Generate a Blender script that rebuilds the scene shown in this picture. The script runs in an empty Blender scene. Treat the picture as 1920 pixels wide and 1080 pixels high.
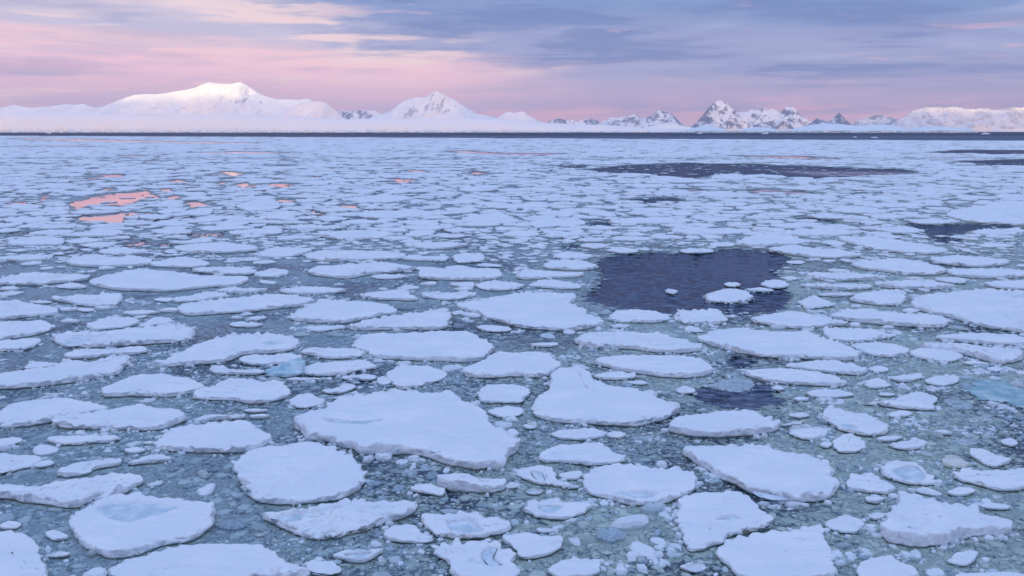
import bpy, math, random
import numpy as np
from mathutils import Vector

random.seed(7); RNG = np.random.default_rng(11)
S = bpy.context.scene
COL = S.collection
R = math.radians

# ------------------------------------------------------------------ camera, sky, sun, exposure
CAM_H = 15.0
FPX = 960 / math.tan(R(30)); HORIZON = 246.0
PITCH = math.atan((540 - HORIZON) / FPX)
cam = bpy.data.cameras.new('camera'); camo = bpy.data.objects.new('camera', cam); COL.objects.link(camo)
cam.sensor_width = 36; cam.lens = 18 / math.tan(R(30)); cam.clip_start = 0.5; cam.clip_end = 90000
camo.location = (0, 0, CAM_H); camo.rotation_euler = (R(90) - PITCH, 0, 0)
S.camera = camo
SUN_EL, SUN_AZ = 1.2, 200.0           # degrees; azimuth clockwise from straight ahead: low behind the camera
S.view_settings.view_transform = 'Standard'; S.view_settings.look = 'None'
S.view_settings.exposure = 0.10; S.view_settings.gamma = 1; S.view_settings.use_curve_mapping = False
try:
    S.cycles.max_bounces = 6; S.cycles.volume_bounces = 1; S.cycles.transparent_max_bounces = 8
    S.cycles.caustics_reflective = False; S.cycles.caustics_refractive = False
    S.cycles.sample_clamp_indirect = 4
except Exception: pass

def lin(r, g, b):
    def c(x):
        x /= 255.0
        return x / 12.92 if x <= 0.04045 else ((x + 0.055) / 1.055) ** 2.4
    return (c(r), c(g), c(b), 1.0)

class NT:
    """small helper for node trees"""
    def __init__(s, t): s.t = t; s.n = t.nodes; s.l = t.links
    def add(s, typ, **kw):
        n = s.n.new(typ)
        for k, v in kw.items(): setattr(n, k, v)
        return n
    def put(s, sock, v):
        if isinstance(v, bpy.types.NodeSocket): s.l.new(v, sock)
        else: sock.default_value = v
    def math(s, op, a, b=0.0, c=None, clamp=False):
        n = s.add('ShaderNodeMath', operation=op, use_clamp=clamp)
        s.put(n.inputs[0], a); s.put(n.inputs[1], b)
        if c is not None: s.put(n.inputs[2], c)
        return n.outputs[0]
    def mapr(s, v, a, b, c=0.0, d=1.0, smooth=True):
        n = s.add('ShaderNodeMapRange'); n.interpolation_type = 'SMOOTHSTEP' if smooth else 'LINEAR'
        for i, x in enumerate((v, a, b, c, d)): s.put(n.inputs[i], x)
        return n.outputs[0]
    def mix(s, f, a, b, typ='MIX'):
        n = s.add('ShaderNodeMix', data_type='RGBA', blend_type=typ)
        s.put(n.inputs[0], f); s.put(n.inputs[6], a); s.put(n.inputs[7], b)
        return n.outputs[2]
    def ramp(s, f, stops):
        n = s.add('ShaderNodeValToRGB'); e = n.color_ramp.elements
        while len(e) < len(stops): e.new(0.5)
        for x, (p, c) in zip(e, stops): x.position = p; x.color = c
        s.put(n.inputs[0], f); return n.outputs[0]
    def noise(s, vec, scale, detail=3.0, rough=0.5, dist=0.0):
        n = s.add('ShaderNodeTexNoise'); s.put(n.inputs['Vector'], vec)
        n.inputs['Scale'].default_value = scale; n.inputs['Detail'].default_value = detail
        n.inputs['Roughness'].default_value = rough; n.inputs['Distortion'].default_value = dist
        return n.outputs[0]
    def comb(s, x, y, z):
        n = s.add('ShaderNodeCombineXYZ')
        for i, v in enumerate((x, y, z)): s.put(n.inputs[i], v)
        return n.outputs[0]

def make_world():
    w = bpy.data.worlds.new('World'); S.world = w; w.use_nodes = True
    k = NT(w.node_tree); k.n.clear()
    out = k.add('ShaderNodeOutputWorld')
    tc = k.add('ShaderNodeTexCoord')
    sp = k.add('ShaderNodeSeparateXYZ'); k.l.new(tc.outputs['Generated'], sp.inputs[0])
    x, y, z = sp.outputs
    el = k.math('MULTIPLY', k.math('ARCSINE', z), 57.2958)             # elevation in degrees
    az = k.math('MULTIPLY', k.math('ARCTAN2', x, y), 57.2958)          # degrees right of straight ahead
    # cloud streaks: long in azimuth, thin in elevation
    cv = k.comb(k.math('MULTIPLY', az, 0.055), k.math('MULTIPLY', el, 0.62), 3.1)
    n1 = k.noise(cv, 1.0, 6, 0.58, 0.35)
    cv2 = k.comb(k.math('MULTIPLY', az, 0.16), k.math('MULTIPLY', el, 1.5), 9.7)
    n2 = k.noise(cv2, 1.0, 5, 0.6, 0.3)
    cv3 = k.comb(k.math('MULTIPLY', az, 0.02), k.math('MULTIPLY', el, 0.22), 5.3)
    n3 = k.noise(cv3, 1.0, 3, 0.5, 0.0)
    warp = k.math('ADD', k.math('MULTIPLY', k.math('SUBTRACT', n1, 0.5), 3.2), k.math('MULTIPLY', k.math('SUBTRACT', n2, 0.5), 1.3))
    tilt = k.math('MULTIPLY', az, 0.035)                                # the cloud deck's edge sinks towards the right
    lw = k.mapr(el, 0.5, 4.0)
    e1 = k.math('ADD', el, k.math('MULTIPLY', k.math('ADD', warp, tilt), lw))
    t = k.math('DIVIDE', e1, 10.0, clamp=True)
    left = k.ramp(t, [(0.0, lin(205, 180, 215)), (0.14, lin(206, 186, 220)), (0.22, lin(240, 198, 222)), (0.33, lin(255, 210, 224)),
                      (0.42, lin(255, 214, 222)), (0.50, lin(206, 199, 226)), (0.60, lin(214, 203, 226)), (0.68, lin(250, 225, 228)),
                      (0.76, lin(216, 208, 230)), (0.85, lin(160, 171, 212)), (1.0, lin(148, 165, 208))])
    right = k.ramp(t, [(0.0, lin(226, 190, 212)), (0.08, lin(218, 180, 210)), (0.15, lin(176, 168, 208)), (0.22, lin(196, 178, 214)),
                       (0.34, lin(182, 177, 215)), (0.46, lin(154, 164, 209)), (0.56, lin(162, 171, 213)), (0.70, lin(138, 158, 207)),
                       (0.85, lin(128, 156, 207)), (1.0, lin(122, 152, 204))])
    slant = k.math('MULTIPLY', k.math('MAXIMUM', k.math('SUBTRACT', el, 3.6), 0.0), 3.3)   # the dark deck reaches further left higher up
    edge = k.math('ADD', k.math('ADD', az, slant), k.math('MULTIPLY', k.math('SUBTRACT', n1, 0.5), 20))
    side = k.mapr(k.math('ADD', edge, k.math('MULTIPLY', k.math('SUBTRACT', n3, 0.5), 10)), -6.5, 5.0)
    low = k.mix(side, left, right)
    # the deck's underside, a flat sheet seen in perspective: rolls and rifts
    zz = k.math('ADD', z, 0.025)
    dk = k.comb(k.math('MULTIPLY', k.math('DIVIDE', x, zz), 0.55), k.math('MULTIPLY', k.math('DIVIDE', y, zz), 0.85), 1.7)
    n4 = k.noise(dk, 1.0, 7, 0.60, 0.5)
    dk2 = k.comb(k.math('MULTIPLY', az, 0.085), k.math('MULTIPLY', el, 0.52), 4.9)
    n5 = k.noise(dk2, 1.0, 7, 0.62, 0.4)
    roll = k.math('ADD', k.math('MULTIPLY', n4, 0.55), k.math('MULTIPLY', n5, 0.45))
    up = k.math('MULTIPLY', k.mapr(el, 1.6, 4.2), k.math('ADD', 0.45, k.math('MULTIPLY', side, 0.55)))
    low = k.mix(k.math('MULTIPLY', k.math('MULTIPLY', k.mapr(roll, 0.525, 0.42), up), 0.75), low, k.mix(side, lin(176, 180, 218), lin(112, 136, 192)))
    low = k.mix(k.math('MULTIPLY', k.math('MULTIPLY', k.mapr(roll, 0.53, 0.64), up), 0.65), low, k.mix(side, lin(250, 226, 232), lin(176, 188, 226)))
    # cream rifts along the deck's slanting edge
    rift = k.math('MULTIPLY', k.math('MULTIPLY', k.mapr(k.math('ABSOLUTE', k.math('ADD', edge, 3.0)), 9.0, 1.0), k.mapr(n2, 0.47, 0.60)), k.mapr(el, 3.0, 4.2))
    low = k.mix(k.math('MULTIPLY', rift, 0.85), low, lin(252, 222, 224))
    # thin lit streaks and darker bellies
    lit = k.math('MULTIPLY', k.mapr(n2, 0.58, 0.72), k.mapr(el, 9.5, 6.0))
    lit = k.math('MULTIPLY', lit, k.mapr(el, 0.5, 1.2))
    litc = k.mix(side, lin(254, 226, 226), lin(236, 190, 214))
    low = k.mix(k.math('MULTIPLY', lit, 0.62), low, litc)
    dark = k.math('MULTIPLY', k.mapr(n1, 0.46, 0.30), k.mapr(el, 1.0, 3.0))
    low = k.mix(k.math('MULTIPLY', dark, 0.45), low, lin(140, 150, 196))
    pinkband = k.math('MULTIPLY', k.mapr(k.math('ABSOLUTE', k.math('SUBTRACT', el, 1.1)), 0.75, 0.1), k.mapr(n2, 0.47, 0.60))
    low = k.mix(k.math('MULTIPLY', pinkband, 0.7), low, lin(240, 188, 210))
    # the overcast higher up, out of the frame: blue, brightest overhead
    hi = k.ramp(k.math('DIVIDE', el, 90.0, clamp=True), [(0.0, lin(120, 145, 195)), (0.12, lin(112, 140, 200)), (0.2, lin(122, 150, 208)), (0.30, HI1), (0.6, HI2), (1.0, HI3)])
    cl = k.noise(tc.outputs['Generated'], 3.0, 4, 0.55)
    hi = k.mix(k.mapr(cl, 0.35, 0.7, 0.0, 0.35), hi, lin(150, 165, 215))
    ahead = k.mix(k.mapr(el, 7.5, 14.0), low, hi)
    # behind the camera: the warm low glow of the sun's own side
    off = k.math('ABSOLUTE', k.math('SUBTRACT', k.math('ABSOLUTE', az), 172.0))
    glow = k.mix(k.mapr(off, 75.0, 10.0), lin(176, 178, 220), GLOW0)
    glow = k.mix(k.mapr(el, GLOW_E0, GLOW_E1), glow, hi)
    back = k.mapr(y, 0.0, -0.3)
    col = k.mix(back, ahead, glow)
    sky = k.add('ShaderNodeTexSky', sky_type='NISHITA'); sky.sun_disc = False
    sky.sun_elevation = R(SUN_EL); sky.sun_rotation = R(SUN_AZ)
    b1 = k.add('ShaderNodeBackground'); b1.inputs[1].default_value = 0.1; k.l.new(sky.outputs[0], b1.inputs[0])
    b2 = k.add('ShaderNodeBackground'); b2.inputs[1].default_value = 1.0; k.l.new(col, b2.inputs[0])
    mx = k.add('ShaderNodeMixShader'); mx.inputs[0].default_value = 0.93   # cloud cover
    k.l.new(b1.outputs[0], mx.inputs[1]); k.l.new(b2.outputs[0], mx.inputs[2]); k.l.new(mx.outputs[0], out.inputs[0])

HI1 = (0.33, 0.48, 0.84, 1); HI2 = (0.60, 0.79, 1.22, 1); HI3 = (0.67, 0.86, 1.30, 1)
GLOW0 = (20.0, 10.4, 4.4, 1); GLOW_E0, GLOW_E1 = 5.5, 9.5
make_world()
sun = bpy.data.lights.new('sun', 'SUN'); suno = bpy.data.objects.new('sun', sun); COL.objects.link(suno)
sun.energy = 4.2; sun.angle = R(0.5); sun.color = (1.0, 0.80, 0.30)
_d = Vector((math.sin(R(SUN_AZ)) * math.cos(R(SUN_EL)), math.cos(R(SUN_AZ)) * math.cos(R(SUN_EL)), math.sin(R(SUN_EL))))
suno.rotation_euler = _d.to_track_quat('Z', 'Y').to_euler(); suno.location = (0, -50, 60)

# ------------------------------------------------------------------ numpy helpers
_P = RNG.permutation(256); _P = np.concatenate([_P, _P, _P])
_G = RNG.normal(size=(256, 3)); _G /= np.linalg.norm(_G, axis=1)[:, None]
def n3d(x, y, z=0.0):
    """gradient noise, about -1..1"""
    x, y, z = np.broadcast_arrays(np.asarray(x, float), np.asarray(y, float), np.asarray(z, float))
    xi, yi, zi = np.floor(x).astype(int), np.floor(y).astype(int), np.floor(z).astype(int)
    xf, yf, zf = x - xi, y - yi, z - zi
    u, v, w = (t * t * t * (t * (t * 6 - 15) + 10) for t in (xf, yf, zf))
    r = 0
    for dx in (0, 1):
        for dy in (0, 1):
            for dz in (0, 1):
                h = _P[_P[_P[(xi + dx) & 255] + ((yi + dy) & 255)] + ((zi + dz) & 255)]
                g = _G[h]
                d = g[..., 0] * (xf - dx) + g[..., 1] * (yf - dy) + g[..., 2] * (zf - dz)
                r = r + d * (u if dx else 1 - u) * (v if dy else 1 - v) * (w if dz else 1 - w)
    return r * 1.6
def fbm(x, y, z=0.0, o=4, g=0.5):
    r = 0; a = 1.0; f = 1.0
    for i in range(o):
        r = r + a * n3d(np.asarray(x) * f + 17 * i, np.asarray(y) * f + 5 * i, np.asarray(z) * f); a *= g; f *= 2.03
    return r
def ridged(x, y, z=0.0, o=4, g=0.5):
    r = 0; a = 1.0; f = 1.0
    for i in range(o):
        r = r + a * (1 - 2 * np.abs(n3d(np.asarray(x) * f + 11 * i, np.asarray(y) * f + 3 * i, np.asarray(z) * f))); a *= g; f *= 2.1
    return r
def sstep(a, b, x):
    t = np.clip((x - a) / (b - a), 0, 1); return t * t * (3 - 2 * t)
def in_poly(poly, X, Y):
    c = np.zeros(np.shape(X), bool); n = len(poly)
    for i in range(n):
        x1, y1 = poly[i]; x2, y2 = poly[(i + 1) % n]
        if y1 == y2: continue
        c ^= ((y1 > Y) != (y2 > Y)) & (X < (x2 - x1) * (Y - y1) / (y2 - y1) + x1)
    return c
def ground(u, v, z=0.0):
    """where the sight line through a point of the photograph meets the level z"""
    a = (np.asarray(u, float) - 960) / FPX; b = (540 - np.asarray(v, float)) / FPX
    dy = math.cos(PITCH) + b * math.sin(PITCH); dz = -math.sin(PITCH) + b * math.cos(PITCH)
    t = (np.asarray(z, float) - CAM_H) / dz
    return np.stack([t * a, t * dy], -1)
def at_dist(u, v, D):
    a = (np.asarray(u, float) - 960) / FPX; b = (540 - np.asarray(v, float)) / FPX
    dy = math.cos(PITCH) + b * math.sin(PITCH); dz = -math.sin(PITCH) + b * math.cos(PITCH)
    return D * a / dy, CAM_H + D * dz / dy
def pts(s): return np.array([[float(c) for c in q.split(',')] for q in s.split()])

def mesh_obj(name, V, F, mat, loc=(0, 0, 0), parent=None, smooth=True, attrs=None):
    """V (n,3), F list of (m,k) index arrays; attrs: {name: per-vertex float or rgb}"""
    me = bpy.data.meshes.new(name)
    V = np.asarray(V, np.float32)
    if not isinstance(F, (list, tuple)): F = [F]
    F = [np.asarray(f, np.int32) for f in F if len(f)]
    tot = np.concatenate([np.full(len(f), f.shape[1], np.int32) for f in F])
    idx = np.concatenate([f.ravel() for f in F])
    me.vertices.add(len(V)); me.vertices.foreach_set('co', V.ravel())
    me.loops.add(len(idx)); me.loops.foreach_set('vertex_index', idx)
    me.polygons.add(len(tot)); st = np.zeros(len(tot), np.int32); st[1:] = np.cumsum(tot)[:-1]
    me.polygons.foreach_set('loop_start', st)
    me.polygons.foreach_set('use_smooth', np.full(len(tot), smooth))
    for k, a in (attrs or {}).items():
        a = np.asarray(a, np.float32)
        if a.ndim == 1:
            at = me.attributes.new(k, 'FLOAT', 'POINT'); at.data.foreach_set('value', a)
        else:
            at = me.attributes.new(k, 'FLOAT_COLOR', 'POINT')
            at.data.foreach_set('color', np.concatenate([a, np.ones((len(a), 1), np.float32)], 1).ravel())
    me.update(calc_edges=True); me.validate()
    me.materials.append(mat)
    o = bpy.data.objects.new(name, me); COL.objects.link(o); o.location = loc
    if parent is not None: o.parent = parent
    return o
def tag(o, label=None, cat=None, group=None, kind=None):
    for k, v in (('label', label), ('category', cat), ('group', group), ('kind', kind)):
        if v: o[k] = v
    return o
def grid_faces(nr, nc, closed=False):
    """quads of an nr x nc vertex grid; closed joins the last column to the first"""
    i, j = np.meshgrid(np.arange(nr - 1), np.arange(nc if closed else nc - 1), indexing='ij')
    j2 = (j + 1) % nc
    return np.stack([i * nc + j, i * nc + j2, (i + 1) * nc + j2, (i + 1) * nc + j], -1).reshape(-1, 4)

# ------------------------------------------------------------------ materials
def new_mat(name):
    m = bpy.data.materials.new(name); m.use_nodes = True
    k = NT(m.node_tree); b = m.node_tree.nodes['Principled BSDF']
    return m, k, b
def pos(k): return k.add('ShaderNodeNewGeometry').outputs['Position']
def bump(k, h, dist, strength=1.0, normal=None):
    n = k.add('ShaderNodeBump'); n.inputs['Strength'].default_value = strength; n.inputs['Distance'].default_value = dist
    k.put(n.inputs['Height'], h)
    if normal is not None: k.l.new(normal, n.inputs['Normal'])
    return n.outputs[0]

def snow_mat(name='snow', wet=True, scale=1.0):
    m, k, b = new_mat(name); p = pos(k)
    big = k.noise(p, 0.35 * scale, 4, 0.55)
    fine = k.noise(p, 5.0 * scale, 5, 0.62)
    c = k.mix(k.mapr(big, 0.38, 0.66), SNOW_A, SNOW_B)
    if wet:
        sp = k.add('ShaderNodeSeparateXYZ'); k.l.new(p, sp.inputs[0])
        edge = k.math('ADD', sp.outputs[2], k.math('MULTIPLY', k.math('SUBTRACT', fine, 0.5), 0.12))
        w = k.mapr(edge, 0.17, 0.05)
        stain = k.mix(k.mapr(k.noise(p, 0.6, 3), 0.5, 0.66), (0.33, 0.42, 0.44, 1), (0.30, 0.30, 0.20, 1))
        c = k.mix(k.math('MULTIPLY', w, 0.85), c, stain)
    k.put(b.inputs['Base Color'], c); b.inputs['Roughness'].default_value = 0.62
    b.inputs['Specular IOR Level'].default_value = 0.25
    mp = k.add('ShaderNodeMapping'); k.l.new(p, mp.inputs[0]); mp.inputs['Scale'].default_value = (0.55, 2.2, 1.0); mp.inputs['Rotation'].default_value = (0, 0, 0.35)
    sas = k.noise(mp.outputs[0], 1.0 * scale, 5, 0.62, 0.6)               # wind ripples
    n = bump(k, k.noise(p, 1.1 * scale, 5, 0.6), 0.10 / scale, 0.7)
    n = bump(k, sas, 0.13 / scale, 0.8, n)
    crust = k.math('MULTIPLY', k.mapr(sas, 0.54, 0.68), k.mapr(big, 0.44, 0.6))
    c = k.mix(k.math('MULTIPLY', crust, 0.6), c, (0.64, 0.74, 0.85, 1))
    n = bump(k, fine, 0.03 / scale, 0.7, n)
    gn = k.add('ShaderNodeSeparateXYZ'); k.l.new(k.add('ShaderNodeNewGeometry').outputs['Normal'], gn.inputs[0])
    side = k.mapr(gn.outputs[2], 0.96, 0.70)                              # broken sides are rough with crumbs of ice
    n = bump(k, k.math('MULTIPLY', k.noise(p, 3.4, 4, 0.6), side), 0.22, 0.9, n)
    k.put(b.inputs['Base Color'], c)
    k.l.new(n, b.inputs['Normal'])
    return m
SNOW_A = (0.82, 0.855, 0.90, 1); SNOW_B = (0.90, 0.915, 0.93, 1)
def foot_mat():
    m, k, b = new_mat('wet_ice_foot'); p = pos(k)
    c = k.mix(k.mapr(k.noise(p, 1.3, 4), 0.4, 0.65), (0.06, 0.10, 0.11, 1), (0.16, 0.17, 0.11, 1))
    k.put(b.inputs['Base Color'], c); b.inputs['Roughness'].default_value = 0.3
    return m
def pool_mat():
    m, k, b = new_mat('blue_pool_ice'); p = pos(k)
    n = k.noise(p, 1.6, 5, 0.6)
    c = k.mix(k.mapr(n, 0.36, 0.66), (0.50, 0.63, 0.71, 1), (0.78, 0.84, 0.89, 1))
    k.put(b.inputs['Base Color'], c); b.inputs['Roughness'].default_value = 0.35
    k.l.new(bump(k, n, 0.05, 0.5), b.inputs['Normal'])
    return m
def turq_mat(name, a, bb, sc, ragged_rim=False):
    m, k, b = new_mat(name); p = pos(k)
    n = k.noise(p, sc, 5, 0.6, 0.4)
    k.put(b.inputs['Base Color'], k.mix(k.mapr(k.math('ADD', n, k.math('MULTIPLY', k.math('SUBTRACT', k.noise(p, 7.0, 6, 0.7), 0.5), 0.35)), 0.36, 0.66), a, bb)); b.inputs['Roughness'].default_value = 0.35
    k.l.new(bump(k, k.noise(p, 4.0, 4), 0.05, 0.7), b.inputs['Normal'])
    if ragged_rim:
        a_ = k.add('ShaderNodeAttribute'); a_.attribute_name = 'cover'
        e = k.math('ADD', a_.outputs['Fac'], k.math('MULTIPLY', k.math('SUBTRACT', k.noise(p, 1.6, 6, 0.68), 0.5), 2.0))
        tr = k.add('ShaderNodeBsdfTransparent'); mx = k.add('ShaderNodeMixShader')
        k.put(mx.inputs[0], k.math('GREATER_THAN', e, 0.5)); k.l.new(tr.outputs[0], mx.inputs[1]); k.l.new(b.outputs[0], mx.inputs[2])
        k.l.new(mx.outputs[0], m.node_tree.nodes['Material Output'].inputs[0])
    return m
def brash_mat():
    m, k, b = new_mat('brash_ice'); p = pos(k)
    a = k.add('ShaderNodeAttribute'); a.attribute_name = 'tint'
    n = k.noise(p, 9.0, 4, 0.6)
    c = k.mix(k.mapr(n, 0.35, 0.7, 0.0, 0.35), a.outputs['Color'], (0.78, 0.84, 0.88, 1))
    k.put(b.inputs['Base Color'], c); b.inputs['Roughness'].default_value = 0.45
    k.l.new(bump(k, n, 0.05, 0.8), b.inputs['Normal'])
    return m
def slush_mat():
    m, k, b = new_mat('slush'); p = pos(k)
    def warp(src, sc, amp, det):
        n = k.add('ShaderNodeTexNoise'); k.l.new(src, n.inputs['Vector']); n.inputs['Scale'].default_value = sc; n.inputs['Detail'].default_value = det
        v = k.add('ShaderNodeVectorMath', operation='MULTIPLY_ADD'); k.l.new(n.outputs['Color'], v.inputs[0]); v.inputs[1].default_value = (amp, amp, 0); k.l.new(src, v.inputs[2])
        return v.outputs[0]
    q = warp(warp(p, 1.1, 0.6, 2), 6.0, 0.16, 4)
    grain = k.noise(p, 9.0, 8, 0.72); streak = k.noise(q, 3.2, 6, 0.68, 0.8)
    zone = k.noise(p, 0.085, 5, 0.6)                                     # looser and denser patches
    dense = k.mapr(zone, 0.38, 0.60)
    sp = k.add('ShaderNodeSeparateXYZ'); k.l.new(p, sp.inputs[0])
    hue = k.noise(p, 0.05, 3, 0.5)
    green = k.mapr(k.math('ADD', k.math('MULTIPLY', sp.outputs[0], 0.012), k.math('SUBTRACT', hue, k.math('MULTIPLY', sp.outputs[1], 0.003))), 0.05, 0.62)
    dark = k.mix(dense, (0.014, 0.034, 0.074, 1), (0.095, 0.150, 0.185, 1))
    mid = k.mix(green, (0.20, 0.295, 0.34, 1), (0.345, 0.435, 0.395, 1))
    top = k.mix(green, (0.46, 0.57, 0.62, 1), (0.60, 0.69, 0.62, 1))
    sh = k.add('ShaderNodeAttribute'); sh.attribute_name = 'shelf'
    mid = k.mix(k.math('MULTIPLY', k.mapr(k.math('ADD', sh.outputs['Fac'], k.math('MULTIPLY', k.math('SUBTRACT', streak, 0.5), 0.9)), 0.25, 0.8), 0.6), mid, (0.45, 0.54, 0.49, 1))
    c = k.mix(k.mapr(k.math('ADD', streak, k.math('MULTIPLY', k.math('SUBTRACT', dense, 0.5), 0.16)), 0.40, 0.60), dark, mid)
    h = k.math('MULTIPLY', streak, 0.5)
    for sc, keep in ((6.5, 0.40), (3.1, 0.45), (1.45, 0.60)):            # small, middling and broad cakes, the broad ones on top
        v = k.add('ShaderNodeTexVoronoi', feature='F1'); v.voronoi_dimensions = '2D'; k.l.new(q, v.inputs['Vector']); v.inputs['Scale'].default_value = sc
        s_ = k.add('ShaderNodeSeparateColor'); k.l.new(v.outputs['Color'], s_.inputs[0])
        edge = k.math('ADD', k.math('MULTIPLY', s_.outputs[1], 0.22), 0.30)
        dd = k.math('ADD', v.outputs['Distance'], k.math('MULTIPLY', k.math('SUBTRACT', grain, 0.5), 0.35))
        cake = k.mapr(k.math('SUBTRACT', dd, edge), 0.06, -0.10)
        pres = k.mapr(k.math('ADD', s_.outputs[2], k.math('MULTIPLY', k.math('SUBTRACT', dense, 0.5), 0.5)), keep, keep + 0.12)
        f = k.math('MULTIPLY', cake, pres)
        tone = k.math('ADD', k.math('MULTIPLY', s_.outputs[0], 1.0), k.math('MULTIPLY', k.math('SUBTRACT', streak, 0.45), 1.3), clamp=True)
        c = k.mix(k.math('MULTIPLY', f, 0.92), c, k.mix(tone, mid, top)); h = k.math('MAXIMUM', h, k.math('MULTIPLY', f, k.math('ADD', 0.5, k.math('MULTIPLY', tone, 0.5))))
    c = k.mix(k.mapr(grain, 0.57, 0.72, 0.0, 0.65), c, top)              # white grit
    c = k.mix(k.mapr(grain, 0.44, 0.32, 0.0, 0.6), c, dark)
    k.put(b.inputs['Base Color'], c)
    k.put(b.inputs['Roughness'], k.mapr(h, 0.1, 0.6, 0.25, 0.5))
    b.inputs['Specular IOR Level'].default_value = 0.4
    k.l.new(bump(k, k.math('ADD', h, k.math('MULTIPLY', grain, 0.5)), 0.08, 0.9), b.inputs['Normal'])
    # ragged rim where the slush thins out into open water
    a = k.add('ShaderNodeAttribute'); a.attribute_name = 'cover'
    e = k.math('ADD', a.outputs['Fac'], k.math('MULTIPLY', k.math('SUBTRACT', k.noise(p, 0.8, 7, 0.70), 0.5), 2.7))
    tr = k.add('ShaderNodeBsdfTransparent'); mx = k.add('ShaderNodeMixShader')
    k.put(mx.inputs[0], k.math('GREATER_THAN', e, 0.5)); k.l.new(tr.outputs[0], mx.inputs[1]); k.l.new(b.outputs[0], mx.inputs[2])
    o = m.node_tree.nodes['Material Output']; k.l.new(mx.outputs[0], o.inputs[0])
    return m
SEA_SLOPE = 4.0
def sea_mat():
    m, k, b = new_mat('sea_water'); p = pos(k)
    a = k.add('ShaderNodeAttribute'); a.attribute_name = 'calm'; calm = a.outputs['Fac']
    # ripples as slopes of the surface itself, so that far water keeps them too
    mp = k.add('ShaderNodeMapping'); k.l.new(p, mp.inputs[0]); mp.inputs['Scale'].default_value = (0.7, 1.3, 1.0); mp.inputs['Rotation'].default_value = (0, 0, 0.35)
    def slope(sc, det):
        n = k.add('ShaderNodeTexNoise'); k.l.new(mp.outputs[0], n.inputs['Vector']); n.inputs['Scale'].default_value = sc; n.inputs['Detail'].default_value = det; n.inputs['Roughness'].default_value = 0.65
        v = k.add('ShaderNodeVectorMath', operation='SUBTRACT'); k.l.new(n.outputs['Color'], v.inputs[0]); v.inputs[1].default_value = (0.5, 0.5, 0.5); return v.outputs[0]
    gust = k.mapr(k.noise(p, 0.06, 3, 0.5), 0.35, 0.65, 0.75, 1.2)
    amt = k.math('MULTIPLY', gust, k.mapr(calm, 0.0, 1.0, SEA_SLOPE, 0.006, False))
    v = k.add('ShaderNodeVectorMath', operation='SCALE'); k.l.new(slope(1.7, 4), v.inputs[0]); k.put(v.inputs['Scale'], amt)
    v2 = k.add('ShaderNodeVectorMath', operation='MULTIPLY'); k.l.new(v.outputs[0], v2.inputs[0]); v2.inputs[1].default_value = (1, 1, 0)
    v3 = k.add('ShaderNodeVectorMath', operation='ADD'); k.l.new(v2.outputs[0], v3.inputs[0]); v3.inputs[1].default_value = (0, 0, 1)
    v4 = k.add('ShaderNodeVectorMath', operation='NORMALIZE'); k.l.new(v3.outputs[0], v4.inputs[0])
    fr = k.add('ShaderNodeFresnel'); fr.inputs['IOR'].default_value = 1.333; k.l.new(v4.outputs[0], fr.inputs['Normal'])
    gl = k.add('ShaderNodeBsdfGlossy'); k.l.new(v4.outputs[0], gl.inputs['Normal'])
    k.put(gl.inputs['Roughness'], k.mapr(calm, 0.0, 1.0, 0.22, 0.01, False))
    k.put(gl.inputs['Color'], k.mix(k.mapr(calm, 0.6, 0.95), (0.68, 0.74, 0.88, 1), (0.94, 0.79, 0.78, 1)))  # sky reflection tinted into the gloss: bluer where rippled, pinker where calm
    rough_f = k.math('MULTIPLY', k.math('MINIMUM', fr.outputs[0], 0.5), 0.62)   # waves hide one another: a wind-roughened sea mirrors less than a flat one
    wc = k.mapr(calm, 0.6, 0.95); fac = k.math('ADD', k.math('MULTIPLY', fr.outputs[0], wc), k.math('MULTIPLY', rough_f, k.math('SUBTRACT', 1.0, wc)))
    df = k.add('ShaderNodeBsdfDiffuse'); df.inputs['Color'].default_value = (0.007, 0.020, 0.045, 1)
    mx = k.add('ShaderNodeMixShader'); k.put(mx.inputs[0], fac); k.l.new(df.outputs[0], mx.inputs[1]); k.l.new(gl.outputs[0], mx.inputs[2])
    k.l.new(mx.outputs[0], m.node_tree.nodes['Material Output'].inputs[0]); m.node_tree.nodes.remove(b)
    return m
def mountain_mat(name='mountain_snow_and_rock', sc=1.0, ra=(0.15, 0.20, 0.31, 1), rb=(0.28, 0.33, 0.45, 1)):  # default rock colours carry the blue of distant haze painted in
    m, k, b = new_mat(name); p = pos(k)
    a = k.add('ShaderNodeAttribute'); a.attribute_name = 'rock'
    mp = k.add('ShaderNodeMapping'); k.l.new(p, mp.inputs[0]); mp.inputs['Scale'].default_value = (1.0, 0.5, 0.6)
    n = k.noise(mp.outputs[0], 0.017 * sc, 7, 0.72, 0.6)
    f = k.mapr(k.math('ADD', a.outputs['Fac'], k.math('MULTIPLY', k.math('SUBTRACT', n, 0.5), 1.9)), 0.50, 0.68)
    snow = k.mix(k.mapr(k.noise(p, 0.004, 4), 0.35, 0.65), (0.80, 0.83, 0.87, 1), (0.90, 0.91, 0.93, 1))
    rock = k.mix(n, ra, rb)
    k.put(b.inputs['Base Color'], k.mix(f, snow, rock)); b.inputs['Roughness'].default_value = 0.75
    b.inputs['Specular IOR Level'].default_value = 0.15
    k.l.new(bump(k, k.noise(p, 0.02 * sc, 5, 0.6), 8.0, 0.7), b.inputs['Normal'])
    return m
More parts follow.
